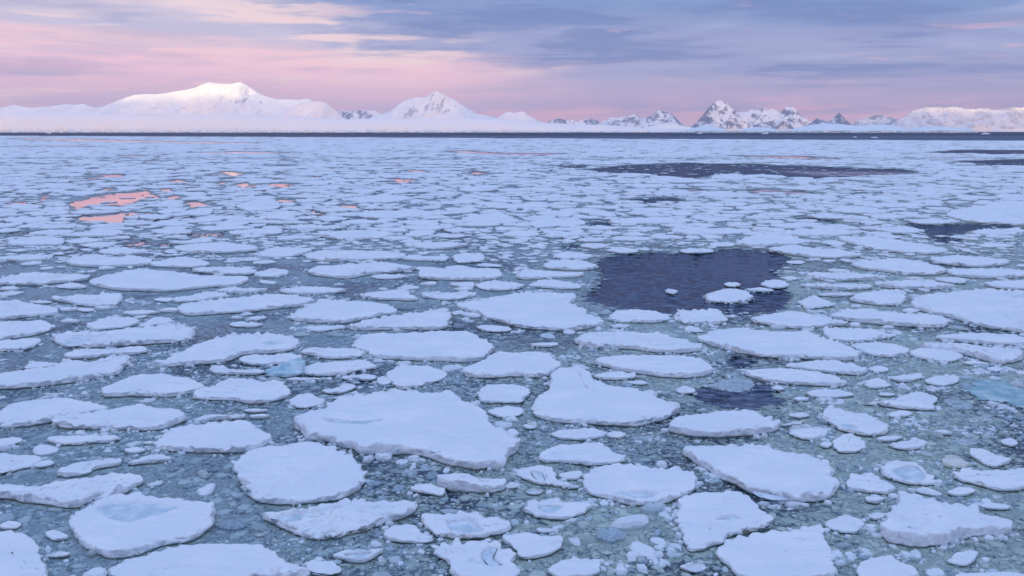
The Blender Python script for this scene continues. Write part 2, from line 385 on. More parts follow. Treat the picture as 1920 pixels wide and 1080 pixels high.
def glacier_mat(name, cliff, top):
    m, k, b = new_mat(name); p = pos(k)
    a = k.add('ShaderNodeAttribute'); a.attribute_name = 'cliff'
    st = k.add('ShaderNodeMapping'); k.l.new(p, st.inputs[0]); st.inputs['Scale'].default_value = (1.0, 0.4, 2.2)
    n = k.noise(st.outputs[0], 0.03, 5, 0.65, 0.5)
    f = k.math('MULTIPLY', a.outputs['Fac'], k.mapr(n, 0.40, 0.60))
    k.put(b.inputs['Base Color'], k.mix(f, top, cliff)); b.inputs['Roughness'].default_value = 0.6
    b.inputs['Specular IOR Level'].default_value = 0.2
    k.l.new(bump(k, k.noise(p, 0.015, 4, 0.6), 4.0, 0.5), b.inputs['Normal'])
    return m
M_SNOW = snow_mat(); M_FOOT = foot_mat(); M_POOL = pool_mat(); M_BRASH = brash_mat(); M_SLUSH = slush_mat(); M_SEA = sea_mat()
M_TURQ = turq_mat('turquoise_ice', (0.30, 0.54, 0.62, 1), (0.70, 0.83, 0.89, 1), 1.2)
M_SUBM = turq_mat('submerged_turquoise_ice', (0.22, 0.42, 0.47, 1), (0.52, 0.66, 0.66, 1), 0.9, True)
M_MTN = mountain_mat(); M_DUST = mountain_mat('snow_dusted_rock', 1.3, (0.42, 0.44, 0.53, 1), (0.60, 0.61, 0.68, 1)); M_GLA = glacier_mat('glacier_snow', (0.42, 0.55, 0.64, 1), (0.88, 0.90, 0.92, 1))
M_CAP = glacier_mat('ice_cap_blue', (0.30, 0.47, 0.58, 1), (0.74, 0.85, 0.93, 1))

HAZE = 1.5e-5
BLOCKER_H, BLOCKER_UP, BLOCKER_X0, BLOCKER_X1 = 915.0, 420.0, -10600.0, -8800.0   # unseen range added behind the camera to block the sun
# each traced floe: key | label | outline in the photograph's pixels | pool outline
FLOES = '''
edgepoint|smooth white floe running off the left side, its pointed right tip touching a lumpy floe|-13,787 0,773 20,760 67,752 117,745 160,753 206,763 180,773 133,785 83,795 33,803 0,806|
lumpyleft|lumpy white floe with a soft ridge, touched by the pointed tip of its left neighbour|97,792 113,783 157,782 200,773 243,763 267,758 290,763 327,763 343,777 349,785 333,795 310,805 283,810 233,809 183,807 140,806 110,802|
sausage|narrow lumpy strip of ice with a dark wet notch under its front, lower left|89,825 110,817 157,817 200,817 228,822 200,830 163,832 147,837 113,837 97,832|
domed|smooth five-sided floe whose right corner points at the big round floe|295,843 300,825 320,810 360,798 410,790 460,789 483,802 510,823 500,835 477,845 447,851 400,852 350,850 310,847|
leftnub|short snowy floe end poking in from the left side above the long bent floe|-13,873 0,849 33,852 67,853 79,860 72,870 47,880 20,887 0,893|
bent|long bent floe from the left side, touching the floe with the oval blue pool|-20,923 0,917 50,915 110,907 167,895 210,888 253,887 269,895 253,910 227,927 200,937 167,943 147,955 120,957 93,950 60,945 27,937 0,932|
poolfloe|round snowy floe with a large oval pool of pale blue ice on its far side|133,987 143,963 167,947 200,933 247,926 280,931 313,933 367,940 400,950 407,958 397,983 373,1007 350,1018 300,1027 267,1042 233,1050 200,1048 167,1033 143,1010|187,950 227,943 283,945 333,950 313,958 283,968 240,975 203,967
cornerleft|thick white floe filling the bottom left corner of the scene|-20,1003 0,996 40,998 63,1010 72,1027 77,1043 87,1067 88,1080 83,1093 -20,1093|
bottomflat|broad flat snowy floe at the bottom edge in front of the oval blue pool|203,1080 227,1063 267,1048 307,1033 353,1022 417,1018 477,1017 500,1027 520,1040 540,1057 563,1073 563,1090 433,1103 267,1100|
round|big smooth round floe in front of the huge ragged floe, with a crumbly rim|440,870 460,850 500,838 570,828 620,838 650,855 685,885 680,910 650,935 600,945 550,950 500,948 475,940 465,920 445,895|
furrow|leaf-shaped furrowed floe with a bluish groove, just in front of the big round floe|495,970 510,963 540,965 600,945 650,938 700,940 775,938 782,945 760,965 710,985 660,1005 610,1015 560,1008 530,990|510,972 560,962 600,958 640,956 600,966 550,975
a12|tiny oval ice lump left of the floe with the oval blue pool|85,1003 100,994 113,998 128,1008 123,1015 100,1017|
a13|small chunk with a brown stained waterline between the corner floe and the pool floe|92,1047 110,1033 130,1037 123,1047 100,1049|
a14|loose heap of patchy rubble ice behind the long bent floe|105,893 133,877 167,863 200,857 230,865 213,873 180,880 167,892 140,897 117,898|
a15|small very long ice lump in front and left of the five-sided floe|240,875 267,862 300,853 323,860 300,867 267,872|
a16|tiny oval ice lump right of the short floe end at the left side|63,877 77,867 93,863 102,870 90,877 73,880|
a17|low rough strip of ice lying along the far side of the five-sided floe|362,794 383,785 427,781 443,775 460,781 450,786 410,788 377,794|
a18|tiny oval ice lump just beyond the floe in the bottom left corner|0,987 20,977 40,983 30,995 7,996|
a19|tiny oval ice lump just beyond the short floe end at the left side|-7,830 0,823 33,820 43,825 27,835 0,842|
a20|tiny long ice lump left of the five-sided floe, just beyond the long bent floe|233,845 253,838 273,845 260,852 240,853|
a21|tiny oval ice lump left of the five-sided floe|267,833 280,826 291,832 280,837|
a22|tiny very long ice lump beyond and right of the five-sided floe|469,780 487,777 507,780 500,787 473,787|
a23|tiny very long ice lump just in front of the rough ridged floe|458,770 480,766 502,771 483,776 462,775|
huge|largest floe of all, ragged along its right side, with thin blue cracks on its left|555,797 560,783 587,772 630,755 673,745 700,737 733,728 767,733 823,735 847,732 865,748 887,757 903,770 910,787 923,797 937,810 953,820 972,838 970,850 953,863 940,880 917,878 893,882 867,877 840,872 807,862 780,855 740,852 707,852 680,853 663,843 640,837 620,827 600,822 573,822 568,813|610,786 640,788 673,789 707,786 723,783 703,789 673,792 643,791 623,789
pear|pear-shaped smooth floe narrowing to a rounded top, right of the huge ragged floe|997,765 1007,750 1030,733 1030,713 1050,690 1083,686 1107,700 1118,717 1180,730 1230,750 1272,770 1250,785 1200,802 1150,802 1100,798 1050,795 1015,785|
b3|rough squarish floe between the huge ragged floe and the pear-shaped floe|897,745 903,727 933,720 970,720 995,733 987,747 977,758 940,759 903,757|
b4|small long floe just in front of the rough squarish floe, left of the pear-shaped floe|917,772 940,762 973,762 982,772 970,783 940,786 923,780|
b5|small oval floe left of the huge ragged floe, right of the rough ridged floe|540,753 560,740 580,737 600,747 610,757 583,768 560,768 547,763|
b6|tiny very long ice lump beyond and left of the huge ragged floe|622,750 637,743 657,742 662,745 640,751|
b7|flat trapezoid floe right of the huge ragged floe's lower tip|1008,860 1023,845 1047,833 1073,835 1107,831 1130,835 1150,848 1172,863 1157,872 1113,876 1083,873 1053,868 1020,868|
b8|middling very long floe just in front of the pear-shaped floe, just beyond the trapezoid floe|1035,813 1050,808 1070,805 1100,800 1127,807 1137,815 1127,823 1100,828 1067,828 1040,822|
b9|tiny oval ice lump just in front of the pear-shaped floe, left of the lens-shaped floe|1138,820 1147,811 1173,817 1167,823 1150,825|
b10|rugged block of ice with dark brown undercut shadows, right of the big round floe|818,910 823,897 850,887 873,888 900,898 923,900 948,902 945,917 927,927 900,927 873,925 847,923 833,913|
b11|small long ice lump left of the rugged undercut block, just beyond the ring-shaped floe|772,920 787,910 807,907 820,915 835,921 830,933 807,930 787,925|
b12|tiny oval ice lump right of the rugged undercut block, left of the broken crescent|947,914 960,903 977,910 967,918 952,920|
b13|broken crescent of ice holding a blue gap, in front of the trapezoid floe|970,887 980,878 1007,872 1033,877 1040,887 1043,900 1060,907 1085,917 1063,920 1033,913 1007,908 983,898|998,883 1015,888 1020,902 1007,897
b14|tiny oval ice lump left of the boxy floe, right of the broken crescent|1046,893 1063,887 1087,883 1092,892 1080,903 1060,902|
b15|small crater-like floe with a round blue hollow in the middle|980,957 997,943 1023,938 1043,931 1060,940 1080,943 1107,948 1097,963 1073,973 1053,977 1020,975 993,967|1013,950 1033,947 1050,950 1037,959 1020,957
b16|ring-shaped floe around a pale blue pool, upper one of three touching pieces|788,967 817,963 840,965 873,958 900,968 917,980 933,977 958,987 940,1003 907,1010 873,1015 840,1013 813,1003 797,987|843,980 877,975 893,987 903,995 877,1000 853,997
b17|small long floe left of the ring-shaped floe, right of the furrowed leaf-shaped floe|719,1007 733,990 767,982 783,988 790,1000 812,1010 810,1018 787,1022 753,1020 730,1015|
b18|lumpy floe with a curved blue pool, below the ring-shaped floe|813,1028 840,1018 890,1016 930,1017 947,1028 967,1040 963,1053 973,1070 970,1090 907,1097 860,1090 847,1070 833,1047|907,1037 920,1027 930,1028 923,1045 938,1057 920,1058 910,1048
b19|flat three-cornered floe resting against the lumpy floe with a curved pool|942,1007 973,999 1013,1003 1050,1005 1055,1017 1047,1033 1020,1047 990,1053 975,1050 970,1035|
b20|small long floe in front and right of the three-cornered floe|1027,1067 1053,1053 1087,1045 1117,1053 1127,1070 1113,1083 1057,1090 1033,1080|
b21|tiny long ice lump just beyond the three-cornered floe, just in front of the crater-like floe|1005,995 1023,988 1047,993 1033,1002 1013,1003|
b22|small icy floe with a blue-white hollow, in front of the furrowed leaf-shaped floe|625,1042 653,1030 680,1033 717,1028 710,1040 687,1057 663,1059 640,1050|650,1040 673,1037 693,1036 683,1045 667,1048
b23|tiny long ice lump right of the broad flat floe at the bottom edge|572,1063 590,1053 620,1053 640,1068 633,1080 590,1083|
b25|tiny oval ice lump in front and left of the pear-shaped floe|982,798 993,792 1008,800 1000,807 985,807|
b26|tiny stubby ice lump right of the huge ragged floe|950,810 963,803 973,817 960,820|
b27|tiny oval ice lump left of the rugged undercut block, right of the big round floe|753,883 770,878 783,885 770,892 757,890|
b28|tiny oval ice lump just in front of the broken crescent, just beyond the crater-like floe|987,920 1003,913 1020,920 1010,930 993,930|
b29|smooth boxy floe with crumbling right edge, just below the trapezoid floe|1093,908 1100,890 1125,878 1170,868 1220,875 1270,880 1302,890 1303,915 1285,930 1250,945 1210,952 1170,948 1130,935 1103,925|1150,925 1190,922 1230,928 1210,934 1180,933
lens|thick lens-shaped floe right of the pear-shaped floe, in front of the smaller dark lead|1252,805 1276,786 1315,776 1365,770 1411,768 1427,776 1450,793 1459,799 1446,811 1411,818 1365,822 1311,822 1276,816|
longright|large slab with a thick rubbly right end and a thin cracked front lip|1280,841 1299,833 1353,835 1396,839 1427,836 1469,847 1508,855 1546,866 1560,882 1560,897 1571,909 1565,928 1550,940 1527,944 1484,944 1450,940 1427,934 1396,920 1373,905 1350,893 1323,874 1303,859|1415,920 1450,926 1473,932 1450,934 1427,929
c3|squarish floe with a small blue crack, touching a floe at the bottom edge|1274,955 1276,938 1303,924 1346,922 1380,920 1404,936 1427,955 1444,974 1438,992 1407,998 1373,1007 1346,1023 1307,1038 1288,1036 1280,1013 1271,982|1346,974 1373,969 1384,974 1365,977
c4|big flat floe cut by the bottom edge, joined to the squarish cracked floe|1346,1034 1373,1011 1419,1002 1465,998 1508,988 1538,986 1548,1005 1554,1028 1565,1059 1562,1086 1450,1098 1396,1090 1361,1059|
c5|large jagged hummocky floe tapering to the right, lower right|1652,998 1668,967 1681,951 1681,928 1704,928 1739,938 1781,944 1828,947 1847,967 1874,978 1893,994 1885,1003 1851,1003 1828,1005 1804,1013 1758,1024 1723,1030 1693,1024 1666,1019|
c6|oval tilted floe with a small cracked hollow, right of the lens-shaped floe|1540,774 1554,760 1573,766 1600,774 1635,782 1646,793 1664,807 1658,818 1635,821 1600,816 1569,805 1550,793|1579,797 1592,795 1606,803 1589,804
c7|humpbacked ice block with a low tail to its left, near the turquoise patch|1642,757 1673,755 1700,739 1723,733 1758,747 1750,759 1748,772 1708,770 1673,766|
c8|tiny long ice lump left of the humpbacked block, just beyond the tilted oval floe|1616,759 1635,753 1647,757 1635,762|
c9|small long ice lump just in front of the humpbacked block, right of the lens-shaped floe|1666,780 1689,770 1712,776 1696,784 1673,786|
c10|small oval floe left of the tilted oval floe, right of the lens-shaped floe|1477,803 1496,793 1527,796 1554,809 1546,822 1519,828 1488,820|
c11|small very long ice lump right of the lens-shaped floe, left of the tilted oval floe|1465,801 1488,790 1508,790 1481,801|
c12|tiny long ice lump left of the tilted oval floe, right of the lens-shaped floe|1477,778 1500,773 1519,780 1500,787|
c13|small oval ice lump just in front of the tilted oval floe|1560,832 1577,818 1600,816 1623,836 1612,849 1581,853 1565,843|
c14|tiny oval ice lump beyond and right of the large slab with a rubbly end|1537,836 1550,828 1560,836 1550,843|
c15|small long floe in front and right of the tilted oval floe|1666,833 1696,829 1716,822 1739,834 1723,845 1689,847 1669,839|
c16|small long ice lump in front and right of the tilted oval floe|1642,826 1669,816 1693,821 1666,831|
c17|cracked rubble floe of many frozen lumps, between the large slab and the hummocky floe|1590,901 1604,890 1635,886 1652,901 1677,918 1669,930 1635,928 1608,924 1589,920|
c18|slushy floe with a wide watery blue patch, beside the cracked rubble floe|1650,880 1669,866 1696,865 1720,870 1735,882 1754,909 1720,913 1693,909 1662,897|1677,882 1712,874 1731,890 1720,901 1693,897
c19|yellowish weathered ice lump near the right side|1766,866 1777,853 1797,857 1816,874 1804,880 1777,879|
c20|crumbled ice heap with brown stains, right of the yellowish lump|1818,847 1839,841 1866,851 1893,863 1885,874 1862,880 1835,866|
c21|snow covered floe running off the right side above the hummocky floe|1787,888 1816,882 1874,882 1920,876 1943,886 1935,913 1905,924 1866,922 1828,909 1804,903|
c22|tiny long ice lump in front and left of the floe running off the right side|1777,928 1793,915 1816,913 1828,922 1804,934|
c23|tiny long ice lump just beyond the hummocky floe, right of the cracked rubble floe|1716,920 1735,913 1766,930 1750,934|
c24|tiny oval ice lump just in front of the cracked rubble floe|1623,932 1642,931 1660,936 1646,947 1627,943|
c25|peaked lump of ice standing alone left of the hummocky floe|1544,986 1565,972 1585,965 1608,974 1617,986 1608,1003 1581,1003 1558,996|
c26|tiny oval ice lump left of the hummocky floe|1627,969 1646,961 1658,971 1642,979|
c27|small oval ice lump just in front of the hummocky floe|1777,1051 1797,1036 1831,1034 1828,1055 1804,1065 1781,1059|
c28|smooth snowy hump cut by the bottom edge, right of the big flat floe|1608,1067 1631,1048 1658,1044 1689,1055 1716,1075 1716,1090 1623,1094|
c29|thin sliver of a snowy floe at the bottom right corner|1793,1080 1828,1073 1874,1071 1912,1077 1928,1090 1797,1098|
c30|tiny very long ice lump beyond and right of the hummocky floe|1837,949 1858,942 1893,951 1885,959 1851,957|
c31|tiny long ice lump just in front of the squarish cracked floe|1274,1063 1296,1055 1319,1055 1323,1071 1303,1078|
c32|tiny long ice lump just in front of the humpbacked block|1750,811 1762,806 1785,816 1770,818|
c33|small very long ice lump just beyond the floe running off the right side|1785,826 1812,822 1839,828 1828,836 1797,836|
c34|tiny oval ice lump just beyond the floe running off the right side|1876,830 1893,822 1908,832 1897,841|
c35|tiny very long ice lump just in front of the pear-shaped floe|1184,822 1203,816 1230,820 1215,828 1192,828|
c37|thin grey half-melted pancake of ice floating in the smaller dark lead|1334,721 1365,709 1405,712 1416,721 1396,734 1365,734|
d1|broad flat floe with a straight right end, largest on the left in the middle distance|167,532 180,523 217,513 263,504 290,506 330,510 360,515 400,517 460,520 465,526 447,535 410,538 367,543 317,548 267,548 217,545 187,539|
d2|broad very long floe left of the broad flat floe at left|-3,533 0,528 33,515 67,510 103,514 140,513 165,520 147,527 103,532 77,537 40,537 0,536|
d3|white floe from the left side, farthest of three stacked one in front of another|-13,600 -10,567 20,563 60,568 93,575 111,585 100,592 60,595 20,600|
d4|white floe from the left side, middle of three stacked one in front of another|-13,637 -10,607 0,603 30,600 77,602 102,612 87,622 60,630 20,638|
d5|white floe from the left side, nearest of three stacked one in front of another|-13,658 -10,642 0,639 27,637 60,633 77,637 63,652 30,660|
d6|wedge-shaped floe with a blunt right end, in front of the broad flat floe at left|99,560 123,555 167,553 220,551 227,557 220,572 197,578 160,576 130,568|
d7|middling long floe just beyond the long club-shaped floe, just in front of the wedge-shaped floe|163,613 180,603 210,593 257,598 257,607 240,614 207,619 177,621|
d8|small oval floe beyond and right of the long club-shaped floe, left of the paddle-shaped floe|260,615 277,603 290,595 307,594 327,602 310,607 283,613|
d9|long club-shaped floe with a bluish wet hollow at its left end|97,637 117,630 160,625 200,622 267,615 320,607 350,613 368,623 357,638 317,643 260,648 200,653 140,654 113,648|123,638 150,630 180,632 160,643 133,647
d10|middling very long floe just in front of the long club-shaped floe|119,672 147,659 200,655 260,649 277,657 247,664 200,669 160,675|
d11|long straight slab from the left side with a dark wet front edge|-20,720 0,708 33,700 90,693 123,680 167,677 207,669 249,669 233,685 220,700 187,707 133,718 67,727 0,732|
d12|large floe with shallow grey hollows on top, pointed at its left end|284,688 320,677 350,657 383,642 433,628 483,625 527,628 553,635 563,645 540,655 510,661 473,663 457,665 433,675 400,683 353,687 317,690|493,643 513,639 530,642 513,647
d13|middling very long floe right of the large hollowed floe, just beyond the turquoise block|453,682 458,668 500,665 547,663 565,670 553,678 520,685 483,688|
d14|rounded snowy floe rising to a low hump, lower left of the large hollowed floe|193,733 213,722 240,710 267,700 310,700 347,710 382,727 360,737 320,747 283,746 240,745 200,747|
d15|rough snowy floe with small ridges, right of the low-humped floe|362,747 380,730 407,722 427,711 460,712 493,717 530,717 540,730 547,740 520,752 467,760 443,753 407,752|
d16|small long ice lump left of the long straight slab, left of the low-humped floe|47,690 73,677 105,683 87,691 53,695|
d17|middling very long floe left of the turquoise block, just beyond the rough ridged floe|397,697 417,692 460,693 480,691 498,698 480,705 443,705 407,703|
d18|long paddle-shaped floe with a ragged left end, right of the wedge-shaped floe|335,577 360,569 400,564 467,557 533,552 580,560 588,565 567,572 520,578 473,585 417,590 367,594 345,592|
d19|middling very long floe left of the paddle-shaped floe, right of the wedge-shaped floe|322,565 360,555 400,548 430,554 400,561 340,569|
d20|middling very long floe right of the broad flat floe at left|405,546 433,537 467,542 500,543 483,549 443,553 420,551|
d21|broad very long floe right of the paddle-shaped floe, just beyond the kite-shaped floe|525,547 550,540 593,537 633,542 647,545 617,552 567,555|
d22|broad kite-shaped floe between the paddle-shaped floe and the heart-shaped floe|543,597 573,578 607,565 650,563 700,565 727,573 744,587 713,593 673,602 633,609 590,607 557,603|
d23|small long ice lump just in front of the broad flat floe at left|288,563 310,558 328,562 310,568|
d24|middling very long floe right of the wedge-shaped floe, left of the paddle-shaped floe|230,588 260,580 298,585 280,590 247,593|
d25|small oval ice lump just in front of the paddle-shaped floe, left of the kite-shaped floe|465,598 483,592 500,596 480,603|
d26|middling very long floe just beyond the large hollowed floe, left of the kite-shaped floe|430,608 460,603 492,610 473,616 443,615|
d27|small oval ice lump just in front of the wedge-shaped floe|145,582 160,577 178,583 160,587|
d28|middling very long floe just in front of the kite-shaped floe, left of the pillow-shaped floe|573,617 597,611 643,610 648,615 620,620 597,625|
d29|small long floe beyond and right of the farthest of three floes at the left side|55,567 77,562 98,568 80,571|
d31|middling long floe left of the broad flat floe at left, just beyond the wedge-shaped floe|105,538 133,530 163,537 153,543 123,543|
d32|broad very long floe right of the broad flat floe at left|362,508 383,502 433,500 480,508 467,517 410,515|
d33|middling oval floe right of the broad flat floe at left, left of the slipper-shaped floe|477,517 507,503 530,505 543,513 520,520 490,522|
turq|tilted block of bare pale turquoise ice beside a bluish rubble floe|498,705 520,690 547,684 572,693 563,703 533,710|
turqside|bluish rubble floe leaning against the turquoise block|568,703 577,690 607,680 640,675 680,674 710,687 673,695 640,705 597,708|
turqfront|small very long floe right of the rough ridged floe|537,715 540,712 557,707 607,711 583,717 550,717|
e1|long flat-topped floe with a smaller floe touching its right end|575,483 587,473 640,470 707,470 758,478 752,485 700,488 647,492 590,491|
e2|broad very long floe right of the long flat-topped floe, right of the slipper-shaped floe|755,487 768,479 800,480 840,480 830,492 790,490|
e3|slipper-shaped floe just in front of the long flat-topped floe|578,512 597,500 640,497 720,493 757,497 777,503 753,508 700,515 650,524 613,520|
e4|bread-loaf shaped floe with even sides, left of a small lumpy floe|785,517 790,507 823,503 873,502 927,503 942,513 937,521 907,527 840,527 797,524|
e5|middling oval floe just beyond the loaf-shaped floe, right of the slipper-shaped floe|848,483 860,477 900,474 908,487 893,493 860,495|
e6|middling long floe in front and right of the loaf-shaped floe|893,533 917,528 940,527 980,535 970,543 927,547 900,542|
e7|middling very long floe right of the loaf-shaped floe, right of the slipper-shaped floe|893,498 917,494 943,501 923,502 903,502|
e8|broad very long floe right of the loaf-shaped floe|968,520 983,505 1017,507 1060,510 1095,513 1080,520 1033,523 987,526|
e9|thick oval floe at the left margin of the large dark lead|1020,498 1037,489 1073,487 1107,493 1122,503 1093,509 1053,507 1027,505|
e10|middling long floe just beyond the notched mitten-like floe, right of the loaf-shaped floe|993,537 1013,526 1047,525 1087,537 1080,544 1040,543|
heart|big flat floe with a notched right side like a mitten, below the large dark lead|862,575 887,565 923,557 957,552 997,548 1040,550 1073,550 1082,558 1070,570 1097,582 1100,590 1123,600 1132,610 1107,617 1073,622 1023,620 973,615 933,602 890,587|
e12|broad long floe beyond and right of the kite-shaped floe, just beyond the steep-ended wedge floe|677,555 700,548 730,543 760,542 770,553 783,565 747,565 707,563 683,558|
e13|middling very long floe left of the notched mitten-like floe, just beyond the steep-ended wedge floe|792,555 817,545 833,550 873,547 895,552 873,560 840,565 807,560|
e14|wedge of a floe with a steep right end, leaning on a huge loaf-like floe|655,618 680,607 727,595 773,590 827,583 845,590 840,602 840,615 813,621 757,619 690,622|
loaf|big pillow-shaped floe with a rubbly front, behind the huge ragged floe|660,650 673,635 683,628 727,624 790,623 873,622 893,630 910,640 923,652 917,665 900,677 867,682 823,680 773,678 727,675 690,670 690,662 667,655|
e16|middling very long floe just beyond the bluish rubble floe, left of the pillow-shaped floe|565,660 590,650 613,654 657,653 685,663 667,673 637,675 613,675 587,668|
e17|chunky floe with a wavy back and dark undercut, just above the pear-shaped floe|868,698 883,687 903,680 923,663 963,661 1000,657 1037,668 1043,677 1055,687 1033,703 1010,710 973,707 923,712 880,710|
e18|diamond-shaped floe just behind the huge ragged floe, left of centre|723,705 737,693 763,683 807,688 823,693 840,703 817,717 787,727 753,732 737,722|
e19|middling long floe in front and left of the notched mitten-like floe|895,613 910,608 940,612 960,620 937,625 907,622|
e20|small very long floe just beyond the chunky wavy floe, left of the surfboard-shaped floe|997,650 1010,643 1040,642 1047,647 1027,653|
e21|tiny oval ice lump right of the steep-ended wedge floe, left of the notched mitten-like floe|847,587 860,582 870,587 853,593|
e22|tiny oval ice lump in front and right of the bluish rubble floe|670,708 683,701 703,705 703,713 680,716|
e23|tiny stubby ice lump left of the diamond-shaped floe, just beyond the huge ragged floe|707,713 720,705 735,717 723,725 710,722|
e24|tiny oval ice lump just in front of the bluish rubble floe|640,710 650,703 660,710 650,715|
e25|small long floe beyond and left of the huge ragged floe, left of the diamond-shaped floe|602,735 627,730 650,719 667,725 650,737 620,741|
e26|middling very long floe right of the slipper-shaped floe, left of the loaf-shaped floe|697,518 727,514 763,519 750,525 713,525|
e27|middling long floe just beyond the oval floe at the large dark lead|1037,480 1060,473 1090,474 1112,482 1090,487 1053,487|
f1|flat brick-like floe at the near rim of the large dark lead|1141,596 1159,582 1208,583 1244,589 1257,600 1230,607 1185,607 1154,605|
f2|squat floe with a ragged top at the near rim of the large dark lead|1266,598 1275,584 1311,582 1351,584 1362,605 1329,611 1284,609|
f3|almond-shaped floe in front of the large dark lead|1409,600 1445,589 1490,583 1526,593 1586,609 1553,613 1499,618 1454,613|
f4|long canoe-shaped floe lying along a narrow dark channel at right|1557,591 1584,581 1642,584 1709,589 1759,596 1777,609 1759,617 1696,613 1620,605 1575,598|
f5|big flat boat-shaped floe right of centre, in front of the almond-shaped floe|1309,634 1338,622 1382,615 1441,619 1508,622 1535,636 1571,647 1613,667 1589,678 1526,676 1454,674 1400,665 1351,652|
f6|broad long floe right of the almond-shaped floe, right of the big boat-shaped floe|1544,620 1575,613 1629,618 1676,629 1660,636 1598,644 1557,638|
f7|middling long floe left of the bulging floe, right of the big boat-shaped floe|1598,649 1633,642 1674,644 1707,658 1678,672 1638,669|
bigright|very large flat floe running off the right side along a dark channel|1709,571 1732,555 1821,543 1889,544 1938,553 1951,598 1947,629 1893,622 1839,613 1795,598 1741,584|
f9|surfboard-shaped floe with small lumps on its back, above the pear-shaped floe|1078,638 1105,622 1159,621 1212,622 1248,627 1315,654 1293,663 1239,664 1185,655 1105,652|
f10|broad tongue-shaped floe with a rounded right end, right of the pear-shaped floe's top|1116,676 1159,665 1203,666 1266,666 1311,674 1338,696 1311,708 1271,711 1217,705 1163,694|
f11|middling very long floe just beyond the pear-shaped floe, left of the tongue-shaped floe|1113,705 1141,696 1176,699 1194,708 1163,715 1127,713|
f12|long floe behind the smaller dark lead, overlapped from behind by a lower rough floe|1398,694 1445,690 1508,694 1553,704 1582,719 1575,728 1508,724 1450,717 1409,705|
f13|middling very long floe beyond and right of the long floe behind the smaller dark lead|1472,685 1508,678 1566,675 1589,683 1624,696 1611,706 1562,701 1508,692|
f14|small very long floe just beyond the tilted oval floe|1510,737 1539,729 1571,730 1600,741 1575,748 1530,749|
f15|small oval ice lump right of the long floe behind the smaller dark lead|1620,721 1642,709 1671,723 1651,731 1629,730|
f16|small oval floe just beyond the humpbacked block, just in front of the bulging floe|1734,714 1759,703 1786,703 1799,714 1772,727 1745,723|
f17|small long floe just beyond the humpbacked block, just in front of the bulging floe|1669,710 1696,705 1723,699 1727,710 1696,719|
f18|bulging snow floe with a brownish waterline, left of the humped ice mass at right|1707,665 1723,652 1759,652 1799,663 1801,674 1768,683 1736,676|
humped|uneven humped ice mass with a brown stained front, near the right side|1727,640 1777,640 1821,647 1862,652 1893,658 1920,669 1902,681 1875,685 1839,674 1804,661 1745,649|
f20|broad very long floe just beyond the humped ice mass, right of the canoe-shaped floe|1752,631 1812,624 1889,627 1938,643 1893,650 1821,643|
f21|round lumpy floe floating inside the large dark lead, largest there|1324,562 1338,546 1369,542 1396,546 1413,560 1391,569 1347,569|
f22|small oval ice lump just beyond the lumpy floe in the large dark lead|1358,535 1374,529 1389,535 1374,540|
f23|small long floe right of the lumpy floe in the large dark lead|1400,543 1427,539 1451,546 1427,549|
f24|middling oval floe right of the lumpy floe in the large dark lead|1427,535 1445,524 1468,526 1479,537 1454,543|
f25|tiny lone ice cake floating in the middle of the large dark lead|1246,546 1257,542 1271,546 1262,553|
f26|thick drum-like floe left of the very large floe at right|1593,562 1611,551 1660,543 1692,546 1697,566 1674,575 1624,571|
f27|middling oval floe just beyond the almond-shaped floe, left of the canoe-shaped floe|1497,566 1526,554 1544,562 1566,573 1535,580 1508,581 1501,573|
f28|broad very long floe beyond and left of the drum-like floe, just beyond the canoe-shaped floe|1512,517 1544,510 1606,513 1660,522 1620,528 1553,528|
f29|broad very long floe beyond and left of the drum-like floe|1501,534 1553,531 1620,534 1633,540 1598,546 1544,542|
f30|broad very long floe beyond and right of the drum-like floe, just beyond the canoe-shaped floe|1642,533 1696,528 1745,527 1790,538 1759,544 1687,543|
f31|broad long floe just in front of the long chain-like floe, just beyond the drum-like floe|1602,493 1656,486 1723,490 1772,508 1741,518 1678,513 1615,502|
f32|broad very long floe right of the long chain-like floe|1745,486 1795,479 1866,486 1893,493 1848,502 1781,498|
f33|broad very long floe just beyond the very large right floe, right of the drum-like floe|1777,506 1848,503 1920,508 1938,517 1866,524 1799,519|
f34|broad long floe just beyond the very large right floe, right of the drum-like floe|1846,533 1889,525 1938,527 1938,542 1889,544|
f35|broad very long floe left of the long chain-like floe, just beyond the drum-like floe|1441,468 1481,461 1544,467 1618,479 1589,485 1526,485 1472,476|
f36|domed floe at the far right rim of the large dark lead|1379,460 1390,450 1417,440 1467,442 1513,450 1522,455 1493,460 1440,463 1403,464|
f38|middling long floe just beyond the lumpy floe in the large dark lead|1275,469 1302,465 1338,472 1311,477 1282,475|
f39|middling oval floe just beyond the lumpy floe in the large dark lead|1331,459 1351,454 1378,458 1369,464 1338,464|
f40|middling oval floe beyond and right of the oval floe at the large dark lead|1138,470 1163,463 1197,472 1168,477|
f41|middling oval floe just beyond the oval floe at the large dark lead|1087,461 1114,455 1143,461 1114,468|
f43|middling long floe just beyond the very large right floe, right of the drum-like floe|1752,523 1795,519 1812,530 1795,534|
f45|middling very long floe left of the drum-like floe, beyond and left of the canoe-shaped floe|1535,552 1571,548 1606,552 1580,558 1544,557|
f47|tiny oval ice lump just in front of the tongue-shaped floe, left of the grey pancake|1268,730 1284,724 1304,734 1293,741 1273,740|
f48|tiny long ice lump beyond and right of the pear-shaped floe, left of the grey pancake|1176,718 1199,713 1215,721 1194,724|
f49|small long ice lump just beyond the surfboard-shaped floe, right of the notched mitten-like floe|1143,612 1163,608 1181,612 1163,617|
f50|small oval ice lump left of the big boat-shaped floe, right of the surfboard-shaped floe|1282,617 1297,613 1320,622 1302,626|
f52|tiny long ice lump beyond and left of the humpbacked block|1647,741 1660,735 1678,741 1665,746|
